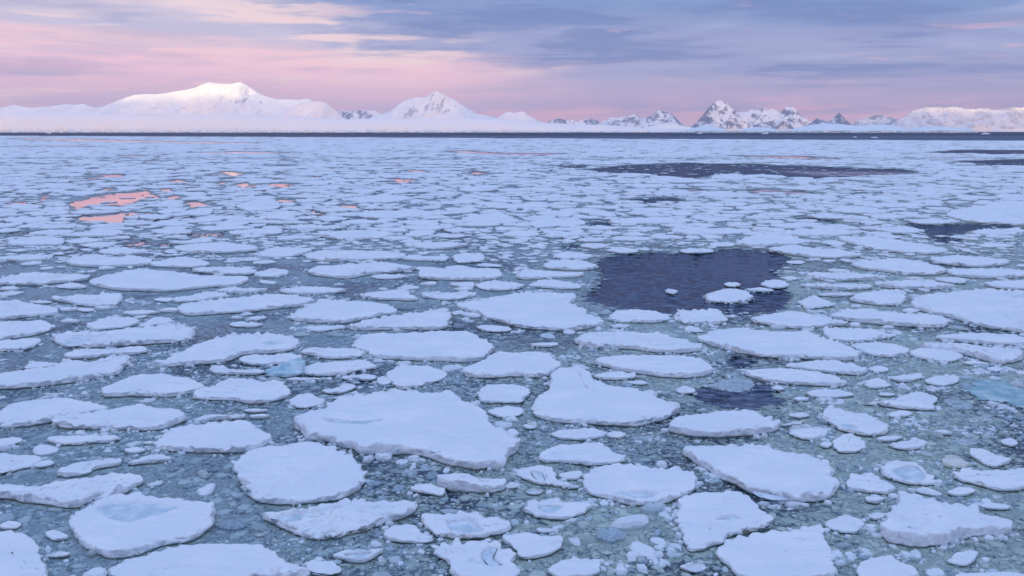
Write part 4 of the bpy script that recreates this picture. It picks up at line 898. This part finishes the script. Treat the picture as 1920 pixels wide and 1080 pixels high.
# the rest of the sea round about
n0 = len(V); B = 40000.0
k0 = 24 * 0.74; k1 = 3000 * 0.74
ext = np.array([[-k0, 24, 0], [k0, 24, 0], [k1, 3000, 0], [-k1, 3000, 0], [-B, -9000, 0], [B, -9000, 0], [B, B, 0], [-B, B, 0]])
V = np.vstack([V, ext]); e = n0
F.append(np.array([[e + 4, e + 5, e + 1, e + 0], [e + 5, e + 6, e + 2, e + 1], [e + 6, e + 7, e + 3, e + 2], [e + 7, e + 4, e + 0, e + 3]]))
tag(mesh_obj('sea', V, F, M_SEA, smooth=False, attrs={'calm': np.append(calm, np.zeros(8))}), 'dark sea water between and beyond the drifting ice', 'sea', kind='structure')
nr, na = 620, 520
x, y = wedge(25, 3000, nr, na, 0.73)
cov = 1.08 - np.maximum(1.16 * lookf(LEADC, x, y), lookf(CALMC, x, y))
gap = sstep(0.25, 0.55, fbm(x / 14, y / 24, 6.1, 3)) * sstep(-0.02, -0.22, x / y) * sstep(110, 160, y) * sstep(620, 400, y); cov = np.minimum(cov, 1 - gap)
ed = edge_dist(x / y); cov = np.minimum(cov, sstep(1.0, 0.97, y / ed))
Fq = grid_faces(nr, na)[:, ::-1]; keep = cov[Fq].max(1) > 0.02
z = 0.02 + 0.02 * n3d(x / 1.3, y / 1.3, 8.8) * (y < 120)
tag(mesh_obj('slush', np.column_stack([x, y, z]), [Fq[keep]], M_SLUSH, attrs={'cover': cov, 'shelf': np.clip(2.2 * lookf(blur(OCC, 6), x, y), 0, 1) * (y < 130)}), 'grey green slush and pancake ice filling the gaps between the floes', 'slush', kind='stuff')

# ------------------------------------------------------------------ many small things merged: floes too many to count, and brash
class Heap:
    def __init__(s): s.V = []; s.F4 = []; s.F3 = []; s.T = []; s.n = 0
    def cakes(s, C, Rm, H, prof, tint=None):
        """C (m,2) centres, Rm (m,k) radii per angle, H (m,) heights; prof [(radius factor, z factor)] from the water up"""
        m, k = Rm.shape; th = np.arange(k) * 2 * np.pi / k
        cs = np.stack([np.cos(th), np.sin(th)], -1); out = []
        for rf, zf in prof:
            xy = C[:, None, :] + Rm[:, :, None] * rf * cs[None]
            lum = (RNG.normal(size=(m, k)) * 0.10 if zf > 0.3 else 0)
            out.append(np.concatenate([xy, (H[:, None] * (zf + lum))[..., None] if zf > 0 else np.full((m, k, 1), -0.03)], -1))
        top = np.concatenate([C, (H * prof[-1][1])[:, None]], 1)[:, None]
        V = np.concatenate(out + [top], 1); per = V.shape[1]; nr = len(prof)
        base = s.n + np.arange(m)[:, None, None] * per
        s.F4.append((base + grid_faces(nr, k, True)[None]).reshape(-1, 4))
        j = np.arange(k); t = np.stack([(nr - 1) * k + j, (nr - 1) * k + (j + 1) % k, np.full(k, nr * k)], 1)
        s.F3.append((base + t[None]).reshape(-1, 3)); s.V.append(V.reshape(-1, 3)); s.n += m * per
        if tint is not None: s.T.append(np.repeat(tint, per, 0))
    def build(s, name, mat, smooth=True):
        return mesh_obj(name, np.vstack(s.V), [np.vstack(s.F4), np.vstack(s.F3)], mat, smooth=smooth, attrs={'tint': np.vstack(s.T)} if s.T else None)

def shape_radii(m, k, el, rot, amp=0.16):
    """m irregular outlines: ellipse of aspect el, plus low and mid harmonics"""
    th = np.arange(k) * 2 * np.pi / k; t = th[None] - rot[:, None]
    r = 1 / np.sqrt((np.cos(t) * el[:, None] ** -0.5) ** 2 + (np.sin(t) * el[:, None] ** 0.5) ** 2)
    for h, a in ((2, 0.6), (3, 1.0), (4, 0.7), (5, 0.6), (7, 0.45), (9, 0.3), (13, 0.25)):
        if h < k / 2: r = r * (1 + amp * a * RNG.normal(size=(m, 1)) * 0.6 * np.cos(h * th[None] + RNG.uniform(0, 6.28, (m, 1))))
    return np.clip(r, 0.35, 2.4)

def place(C, Rm, scales=(1.0, 0.75, 0.5), leads=True, mark=True, probe=12, raft=0.0):
    """keep those that overlap nothing yet; each is tried at smaller scales too"""
    k = Rm.shape[1]; th = np.arange(k) * 2 * np.pi / k; cs = np.stack([np.cos(th), np.sin(th)], -1); pk = np.arange(0, k, max(1, k // probe))
    okC, okR = [], []
    for c, r in zip(C, Rm):
        for s in scales:
            q = c + cs[pk] * (r[pk] * s)[:, None]; q = np.vstack([q, c, c + 0.5 * (q - c)])
            if look(CALM, q[:, 0], q[:, 1]).any() and leads: continue
            oc = look(OCC, q[:, 0], q[:, 1])
            if oc.any() and not (raft and oc.mean() < 0.45 and RNG.random() < raft): continue
            if leads and look(LEAD, q[:, 0], q[:, 1])[-len(pk) - 1:].any(): continue
            if mark: stamp(OCC, c + cs * (r * s)[:, None])
            okC.append(c); okR.append(r * s); break
    return np.array(okC).reshape(-1, 2), np.array(okR).reshape(-1, k)

PACK = Heap()
PROF = [(0.985, -1), (1.0, 0.4), (0.98, 0.8), (0.93, 0.98), (0.78, 1.0)]
def pack_layer(a, d0, d1, shrink, k, keepf, hmin, hmax):
    ni = int(math.log(d1 / d0) / a); nj = int(1.36 / a)
    I, J = np.mgrid[0:ni, 0:nj]
    di = d0 * np.exp(a * (I + RNG.uniform(-0.5, 0.5, I.shape))); ax = (J - nj / 2 + RNG.uniform(-0.5, 0.5, I.shape) + 0.5 * (I % 2)) * a
    C = np.stack([ax * di, di], -1)
    wt = np.exp(RNG.normal(size=I.shape) * 0.55)
    th = np.arange(k) * 2 * np.pi / k
    i0, j0 = np.meshgrid(np.arange(2, ni - 2), np.arange(2, nj - 2), indexing='ij')
    c = C[i0, j0].reshape(-1, 2); w0 = wt[i0, j0].ravel(); Rm = np.full((len(c), k), 1e9)
    for p in range(-2, 3):
        for q in range(-2, 3):
            if p == 0 and q == 0: continue
            nb = C[i0 + p, j0 + q].reshape(-1, 2) - c; L = np.hypot(nb[:, 0], nb[:, 1]); ph = np.arctan2(nb[:, 1], nb[:, 0])
            f = L * w0 / (w0 + wt[i0 + p, j0 + q].ravel())
            cc = np.cos(th[None] - ph[:, None])
            Rm = np.minimum(Rm, np.where(cc > 0.05, f[:, None] / np.maximum(cc, 0.05), 1e9))
    sz = a * c[:, 1]; Rm = np.minimum(Rm, 1.25 * sz[:, None])
    for _ in range(1): Rm = 0.25 * np.roll(Rm, 1, 1) + 0.5 * Rm + 0.25 * np.roll(Rm, -1, 1)
    Rm = Rm * (shrink * RNG.uniform(0.86, 1.06, (len(c), 1))) * (1 + 0.09 * RNG.normal(size=Rm.shape))
    ed = edge_dist(c[:, 0] / c[:, 1])
    m = (RNG.random(len(c)) < keepf) & (c[:, 1] + Rm.max(1) < ed) & (np.abs(c[:, 0]) < 0.70 * c[:, 1])
    c, Rm = c[m], Rm[m]
    o = np.argsort(-Rm.mean(1)); c, Rm = place(c[o], Rm[o], raft=0.28)
    H = RNG.uniform(hmin, hmax, len(c)) * np.clip(Rm.mean(1) / 1.2, 0.35, 1)
    PACK.cakes(c, Rm, H, PROF)
    return len(c)
n_a = pack_layer(0.030, 118, 520, 0.93, 22, 0.86, 0.2, 0.45) + pack_layer(0.026, 500, 3200, 0.98, 20, 0.95, 0.25, 0.45)
n_b = pack_layer(0.0105, 100, 1500, 0.90, 14, 0.55, 0.2, 0.4)
def scatter(d0, d1, num, r0, r1, h0, h1, k, dens):
    u = RNG.random(num); d = np.sqrt(d0 * d0 + u * (d1 * d1 - d0 * d0)); C = np.stack([RNG.uniform(-0.66, 0.66, num) * d, d], 1)
    g = sstep(-0.2, 0.5, n3d(C[:, 0] / 7, C[:, 1] / 7, dens)); C = C[RNG.random(num) < g]; num = len(C)
    s = r0 * (r1 / r0) ** (RNG.random(num) ** 1.6)
    o = np.argsort(-s); C, s = C[o], s[o]
    Rm = s[:, None] * shape_radii(num, k, RNG.uniform(1.0, 2.2, num), RNG.uniform(0, 6.28, num))
    return C, Rm, RNG.uniform(h0, h1, num)
C, Rm, H = scatter(66, 135, 2000, 0.4, 1.4, 0.15, 0.3, 16, 1.0); C, Rm = place(C, Rm); PACK.cakes(C, Rm, H[:len(C)], PROF)
C, Rm, H = scatter(130, 420, 16000, 0.3, 1.6, 0.06, 0.2, 12, 3.7)
ok = look(LEAD, C[:, 0], C[:, 1]) & (RNG.random(len(C)) < 0.4); C, Rm = place(C[ok], Rm[ok], leads=False); PACK.cakes(C, Rm, H[:len(C)], PROF)
tag(PACK.build('pack_ice', M_SNOW), 'pack of countless small white floes spreading to the far ice edge', 'pack ice', kind='stuff')

BR = Heap()
GREY = np.array([[0.20, 0.29, 0.36], [0.28, 0.38, 0.44], [0.36, 0.44, 0.43], [0.46, 0.55, 0.60]]); PALE = np.array([[0.72, 0.78, 0.82], [0.82, 0.86, 0.90]])
def tints(n, white): return np.where((RNG.random(n) < white)[:, None], PALE[RNG.integers(0, 2, n)], GREY[RNG.integers(0, 4, n)] * RNG.uniform(0.75, 1.2, (n, 1)))
LPROF = [(0.95, -1), (1.0, 0.55), (0.78, 1.0)]
C, Rm, H = scatter(26, 75, 900, 0.3, 0.75, 0.12, 0.28, 14, 2.0); C, Rm = place(C, Rm, (1, 0.7)); BR.cakes(C, Rm, H[:len(C)], LPROF, tints(len(C), 0.6))
C, Rm, H = scatter(26, 80, 2600, 0.14, 0.36, 0.05, 0.14, 11, 3.0); C, Rm = place(C, Rm, (1, 0.7), probe=6); BR.cakes(C, Rm, H[:len(C)], LPROF, tints(len(C), 0.22))
def loose(d0, d1, num, r0, r1, h0, h1, k, dens, white):
    C, Rm, H = scatter(d0, d1, num, r0, r1, h0, h1, k, dens)
    ok = ~look(OCC, C[:, 0], C[:, 1]) & ~(lookf(LEADC, C[:, 0], C[:, 1]) > RNG.uniform(0.02, 1.0, len(C)))
    BR.cakes(C[ok], Rm[ok], H[:ok.sum()], LPROF, tints(ok.sum(), white))
# crumbs shed along the floes' rims
cp = []
for O, N, sd in CRUMBS:
    w = sstep(0.0, 0.5, n3d(O[:, 0] / 1.6, O[:, 1] / 1.6, sd + 77)); sg = np.linalg.norm(np.roll(O, -1, 0) - O, axis=1)
    m = RNG.poisson(np.clip(w * sg * 9.0, 0, 12)); q = np.repeat(O, m, 0) - np.repeat(N, m, 0) * np.abs(RNG.normal(size=(m.sum(), 1))) * 0.16
    cp.append(q + RNG.normal(size=q.shape) * 0.05)
C = np.vstack(cp); s_ = 0.045 * 4.0 ** (RNG.random(len(C)) ** 1.6)
BR.cakes(C, s_[:, None] * shape_radii(len(C), 6, RNG.uniform(1, 2.0, len(C)), RNG.uniform(0, 6.28, len(C)), 0.4), s_ * RNG.uniform(0.4, 1.0, len(C)) + 0.03, LPROF, tints(len(C), 0.7))
# heaps of white rubble, most of them on the right
nc = 260; cd = np.sqrt(RNG.uniform(27 ** 2, 95 ** 2, nc)); ca = RNG.uniform(-0.62, 0.62, nc); ca = np.where(RNG.random(nc) < 0.5, np.abs(ca), ca)
cc = np.stack([ca * cd, cd], 1); cc = cc[~look(OCC, cc[:, 0], cc[:, 1]) & (lookf(LEADC, cc[:, 0], cc[:, 1]) < 0.15)]
rc = RNG.uniform(0.35, 1.1, len(cc)); nn = (14 + 26 * rc).astype(int)
C = np.repeat(cc, nn, 0) + np.repeat(rc, nn)[:, None] * RNG.normal(size=(nn.sum(), 2)) * np.array([0.55, 0.40]); s_ = 0.06 * 4.5 ** (RNG.random(len(C)) ** 1.4)
ok = ~look(OCC, C[:, 0], C[:, 1]); C, s_ = C[ok], s_[ok]
BR.cakes(C, s_[:, None] * shape_radii(len(C), 6, RNG.uniform(1, 2.4, len(C)), RNG.uniform(0, 6.28, len(C)), 0.45), s_ * RNG.uniform(0.25, 0.7, len(C)) + 0.02, LPROF, tints(len(C), 0.72))
loose(26, 60, 30000, 0.05, 0.20, 0.03, 0.10, 6, 5.0, 0.13)
loose(60, 140, 26000, 0.10, 0.32, 0.03, 0.10, 6, 6.0, 0.16)
tag(BR.build('brash_ice', M_BRASH, False), 'brash of small grey and white ice bits packed between the floes', 'brash ice', kind='stuff')

# ------------------------------------------------------------------ the far shore: mountains, ice caps, shore ice
def mountain(label, outline, D, depth, spur, rockv, seed, du=2.0, rows=90, name='mountain', mat=None, tent=1.25, rock_at=(), jag=0.55):
    """outline: the crest as (u, v) of the photograph, standing D metres away"""
    q = pts(outline); u = np.arange(q[0, 0], q[-1, 0] + du / 2, du)
    v = np.interp(u, q[:, 0], q[:, 1])
    X, Z = at_dist(u, v, D)
    px = D / FPX
    Z = Z + px * jag * fbm(u / 9.0, seed, 0.3, 3) * np.clip((Z - 20) / 150, 0, 1)
    Z = np.maximum(Z, 1.0)
    t = np.concatenate([np.linspace(-1, 0, rows), np.linspace(0, 1, rows // 3)[1:]])
    T, XX = np.meshgrid(t, X, indexing='ij'); ZZ = np.broadcast_to(Z, T.shape); 
    YY = D + T * depth + np.where(T < 0, 1, 0) * 0
    wv = depth * 0.5
    s = np.abs(T) * (1 + 0.30 * spur * fbm(XX / wv, YY / (2 * wv), seed, 3))
    s = np.clip(s, 0, 1.4)
    sh = np.clip(1 - s, 0, 1) ** tent
    mid = np.clip(4 * sh * (1 - sh), 0, 1)
    rg = ridged(XX / (wv * 0.8), YY / (wv * 1.3), seed + 5, 5) * 0.5
    fn = fbm(XX / (px * 7), YY / (px * 14), seed + 2, 4)
    z = ZZ * sh + spur * mid * ZZ * (0.15 * (rg - 0.35) + 0.03 * fn)
    z = np.minimum(z, ZZ * np.clip(1.0 - 0.05 * np.abs(T), 0, 1)); z = np.where(T == 0, ZZ, z)
    lowv = (np.abs(T) > 0.97)
    z = np.where(lowv, -6, np.maximum(z, -6))
    gx = np.gradient(z, axis=1) / (np.gradient(XX, axis=1) + 1e-6); gy = np.gradient(z, axis=0) / (np.gradient(YY, axis=0) + 1e-6)
    sl = np.hypot(gx, gy)
    sl = sl / (np.percentile(sl, 85) + 1e-6)
    rk = rockv * (0.35 + 0.45 * np.clip(sl, 0, 1.4) + 0.45 * fbm(XX / (px * 22), z / (px * 16), seed + 8, 4)) * np.clip(z / (0.12 * Z.max()), 0, 1)
    for (u0, v0, ru, rv, am) in rock_at:
        x0, z0 = at_dist(u0, v0, D)
        rk = rk + am * np.exp(-((XX - x0 - 0.25 * (z - z0)) / (ru * px)) ** 2 - ((z - z0) / (rv * px)) ** 2) * (0.8 + 1.2 * fbm(XX / (px * 4), z / (px * 14), seed + 3, 3))
    V = np.column_stack([XX.ravel(), YY.ravel(), z.ravel()])
    at = {'rock': rk.ravel()}
    o = mesh_obj(name, V, [grid_faces(*T.shape)], mat or M_MTN, attrs=at)
    return tag(o, label, 'mountain', kind='structure')

def ice_cap(label, outline, D, depth, cliff_h, seed, mat, du=1.5, name='glacier'):
    """a smooth snow slope ending in an ice cliff at the water, its top edge following outline"""
    q = pts(outline); u = np.arange(q[0, 0], q[-1, 0] + du / 2, du)
    v = np.interp(u, q[:, 0], q[:, 1]); X, Z = at_dist(u, v, D + depth); Z = np.maximum(Z, 3)
    X0 = X * D / (D + depth)
    ch = cliff_h * (0.75 + 0.5 * fbm(u / 14.0, seed, 0, 4)); ch = np.minimum(np.clip(ch, 2, None), 0.75 * Z)
    ys = D + 40 * fbm(u / 20.0, seed + 3, 0, 4)
    rows = []; cl = []
    for k_ in range(7):                                                  # the cliff, foot to lip, broken by crevasses
        f = k_ / 6; rows.append((X0 * 1.0, ys + f * 25 + 26 * np.abs(n3d(u / 3.0, f * 2.5, seed)) + 14 * n3d(u / 1.7, f * 4, seed + 2), -2 + f * (ch + 2))); cl.append(np.full(len(u), 1.0))
    for t in np.linspace(0, 1, 30)[1:]:
        y = D + (ys - D) * max(0, 1 - 5 * t) + 50 + t * depth; x = X0 + (X - X0) * (y - D) / depth
        cm = ch * max(0, 1 - 9 * t) + cliff_h * 0.75 * min(1, 9 * t); cm = np.minimum(cm, 0.8 * Z)
        z = cm + (Z - cm) * (1 - (1 - t) ** 1.7) + 1.5 * (Z.max() / 60) * fbm(x / 180, y / 260, seed, 3) * (1 - t)
        rows.append((x, y, z)); cl.append(np.clip(1 - t * 7, 0, 1) * 0.8 + 0.0 * u)
    rows.append((X * 1.02, ys + 60 + depth * 1.3, np.full(len(u), -5.0))); cl.append(0 * u)
    V = np.column_stack([np.concatenate([r[i] for r in rows]) for i in range(3)])
    o = mesh_obj(name, V, [grid_faces(len(rows), len(u))], mat, attrs={'cliff': np.concatenate(cl)})
    return tag(o, label, 'glacier', kind='structure')

mountain('broad snow mountain with a sunlit flat summit, highest of the far shore',
  '-220,208 -60,205 0,202 15,199 28,196 40,199 58,202 80,200 105,198 122,195 140,197 155,194 165,198 178,202 195,199 215,191 235,183 250,178 275,176 300,176 330,171 350,168 368,163 380,157 395,154 405,156 420,157 435,157 445,154 455,155 463,160 475,168 490,177 505,183 520,186 540,186 560,187 578,185 588,190 600,196 615,212 625,222 640,234 660,244',
  13000, 1000, 0.8, 0.35, 3.1, rock_at=((464, 191, 13, 6, 0.42), (473, 187, 7, 5, 0.40), (430, 184, 3, 6, 0.36)), tent=1.1, mat=M_DUST)
mountain('small snowy foothill at the right end of the flat-topped mountain',
  '520,222 545,205 560,198 572,194 590,191 602,189 612,194 622,202 635,213 645,222 660,232 690,242', 11600, 450, 0.9, 0.3, 8.4, rows=60)
mountain('low distant rocky ridge seen in the gap between two snow mountains',
  '610,240 628,212 640,206 655,208 668,207 678,206 690,208 700,207 715,214 740,230 760,242', 15500, 600, 1.0, 0.7, 12.2, rows=60)
mountain('pyramid shaped snow peak with dark rock streaks near the middle of the shore',
  '640,240 680,225 700,219 720,213 735,206 748,196 760,187 775,184 785,182 795,183 803,180 812,172 818,171 826,174 835,178 842,183 852,187 865,196 880,205 895,214 915,217 925,219 945,224 960,231 990,240 1010,245', 12500, 850, 0.95, 0.4, 21.7,
  rock_at=((773, 213, 12, 9, 0.52), (804, 206, 3, 14, 0.42), (828, 200, 5, 12, 0.55), (838, 210, 4, 7, 0.4), (812, 180, 2, 7, 0.4)), tent=1.05, mat=M_DUST)
mountain('smooth rounded snow dome with two humps to the right of the pyramid peak',
  '880,244 920,228 935,219 945,212 955,210 965,212 975,209 983,210 992,217 1010,227 1030,233 1060,238 1100,244', 11800, 500, 0.35, 0.1, 30.3, rows=50)
mountain('low distant peaks between the snow dome and the rocky twin ridge',
  '1010,242 1032,226 1048,222 1062,226 1075,224 1082,229 1095,224 1105,221 1115,224 1125,229 1145,240', 16500, 600, 1.0, 0.8, 14.9, rows=60)
mountain('jagged rocky ridge with two broad peaks above a snow apron',
  '1105,244 1125,230 1138,223 1150,220 1160,221 1170,218 1180,217 1189,213 1195,216 1200,221 1206,222 1215,219 1225,214 1234,207 1240,208 1250,211 1260,213 1268,222 1278,232 1290,238 1310,244', 17000, 800, 1.1, 0.72, 41.2, rows=80, tent=0.95)
mountain('steep craggy massif of haze-tinted rock and snow with two summits',
  '1285,246 1299,238 1305,231 1313,222 1320,212 1328,203 1335,196 1342,190 1350,188 1357,190 1364,195 1370,200 1380,208 1393,210 1402,209 1410,204 1418,206 1424,207 1431,201 1440,206 1448,203 1458,208 1465,213 1472,202 1480,197 1486,200 1494,212 1502,219 1512,227 1520,236 1540,246', 15000, 800, 1.3, 0.75, 52.9, du=1.25, rows=130, tent=0.85)
mountain('two small dark rocky peaks behind the blue ice cap',
  '1505,246 1522,229 1531,222 1540,224 1550,228 1555,226 1562,222 1570,214 1574,211 1580,218 1588,228 1600,238 1610,246', 16500, 500, 1.2, 1.0, 61.3, rows=70, du=1.25, tent=0.85)
mountain('pale hazy far peak low on the horizon behind the ice cap',
  '1570,246 1600,230 1620,222 1640,215 1655,217 1670,219 1690,226 1720,238 1740,246', 30000, 1100, 0.9, 0.7, 71.1, rows=60, jag=1.2)
mountain('broad pale hazy mountain range running off at the right',
  '1640,246 1670,236 1690,222 1705,212 1725,204 1745,202 1765,201 1785,201 1805,203 1820,205 1835,203 1850,204 1870,206 1890,203 1905,201 1925,200 1960,198 2020,203 2120,214', 26000, 1500, 1.4, 0.7, 83.5, rows=100, jag=2.4, mat=M_DUST)
ice_cap('long low snow slope with a thin broken ice edge along the water',
  '-260,222 -60,214 0,213 150,214 300,215 450,216 560,219 640,224 700,222 760,223 850,222 930,224 1000,229 1060,232 1130,234 1180,238 1240,241 1300,243', 9800, 260, 9, 5.5, M_GLA)
ice_cap('pinkish snow apron below the jagged rocky ridge', '1150,246 1200,240 1240,233 1260,231 1290,238 1340,244 1380,246', 10600, 200, 8, 15.2, M_GLA)
ice_cap('blue-white ice cap with crevassed cliffs, in front of the craggy massif',
  '1270,247 1295,242 1312,237 1330,236 1350,239 1362,244 1375,245 1395,241 1420,238 1440,239 1460,243 1480,243 1500,238 1520,234 1545,231 1570,232 1590,234 1610,236 1625,234 1650,233 1670,235 1690,239 1704,243 1720,239 1745,236 1770,237 1790,240 1800,238 1812,239 1822,242 1835,246', 9000, 500, 20, 25.8, M_CAP)
# unseen range added behind the camera to shade the sea and lower slopes
bx = np.arange(-16000, 14001, 250.0)
bt = np.linspace(-1, 1, 25); T, XX = np.meshgrid(bt, bx, indexing='ij')
zc = BLOCKER_H + 25 * fbm(XX / 2500, 0.5, 2.2, 3) + BLOCKER_UP * sstep(BLOCKER_X0, BLOCKER_X1, XX)
z = zc * np.clip(1 - np.abs(T), 0, 1) ** 1.1 * (1 + 0.12 * (1 - np.abs(T)) * np.abs(T) * 4 * fbm(XX / 900, T * 2, 4.0, 3)) - 3
V = np.column_stack([XX.ravel(), (-7000 + T * 1700).ravel(), z.ravel()])
tag(mesh_obj('mountain', V, [grid_faces(*T.shape)], M_MTN, attrs={'rock': np.full(T.size, 0.2)}), 'unseen snow range added behind the viewer to shade the sea', 'mountain', kind='structure')

# drifting bergs in the open water before the shore
for u, v, wpx, hpx, lab in ((92, 250.4, 9, 2.2, 'small white berg adrift on the dark water below the flat-topped mountain'), (1312, 250.5, 9, 2.4, 'small white berg adrift on the dark water below the craggy massif'),
                            (1435, 251.5, 12, 2.4, 'long low white berg adrift on the dark water below the blue ice cap'), (1848, 252.0, 14, 3.2, 'largest white berg adrift on the dark water near the right side'),
                            (1603, 257.5, 8, 1.6, 'flat white ice piece adrift nearer the ice edge at right'), (1640, 258.5, 14, 1.6, 'double white ice piece adrift close to the ice edge at right'),
                            (675, 248.6, 22, 4.5, 'bluish broken berg standing against the shore under the pyramid peak')):
    g = ground(u, v); sc = g[1] / FPX; k = 40
    th = np.arange(k) * 2 * np.pi / k
    r = (1 + 0.15 * fbm(np.cos(th) * 1.5, np.sin(th) * 1.5, u, 3)) * wpx * sc * 0.5
    rg = [np.column_stack([g[0] + r * f * np.cos(th), g[1] + r * f * 0.7 * np.sin(th), np.full(k, -0.5) if zf == 0 else hpx * sc * np.clip(zf * (0.8 + 0.6 * n3d(np.cos(th) * 2 * f + zf, np.sin(th) * 2 * f, u * 0.37)), 0.1, 1.3)])
          for f, zf in ((1, 0), (0.97, 0.45), (0.8, 0.75), (0.5, 1.0), (0.2, 1.0))]
    VV = np.vstack(rg + [[[g[0], g[1], hpx * sc * 0.9]]]); L = np.array([g[0], g[1], 0]); j = np.arange(k)
    tag(mesh_obj('ice_berg', VV - L, [grid_faces(5, k, True), np.stack([4 * k + j, 4 * k + (j + 1) % k, np.full(k, 5 * k)], 1)], M_CAP, loc=L, attrs={'cliff': np.full(len(VV), 0.3)}), lab, 'iceberg', 'small bergs adrift before the shore')

# ------------------------------------------------------------------ haze
if HAZE > 0:
    m = bpy.data.materials.new('haze'); m.use_nodes = True; k = NT(m.node_tree)
    m.node_tree.nodes.remove(m.node_tree.nodes['Principled BSDF'])
    vp = k.add('ShaderNodeVolumePrincipled'); vp.inputs['Density'].default_value = HAZE; vp.inputs['Color'].default_value = (1.0, 0.95, 0.97, 1); vp.inputs['Anisotropy'].default_value = 0.6
    k.l.new(vp.outputs[0], m.node_tree.nodes['Material Output'].inputs['Volume'])
    b = np.array([[x, y, z] for x in (-39000, 39000) for y in (-8900, 39000) for z in (-8, 1500)], float)
    o = mesh_obj('haze', b, [np.array([[0, 1, 3, 2], [4, 6, 7, 5], [0, 4, 5, 1], [2, 3, 7, 6], [0, 2, 6, 4], [1, 5, 7, 3]])], m, smooth=False)
    tag(o, 'thin pale haze veiling the far mountains', 'haze', kind='stuff')
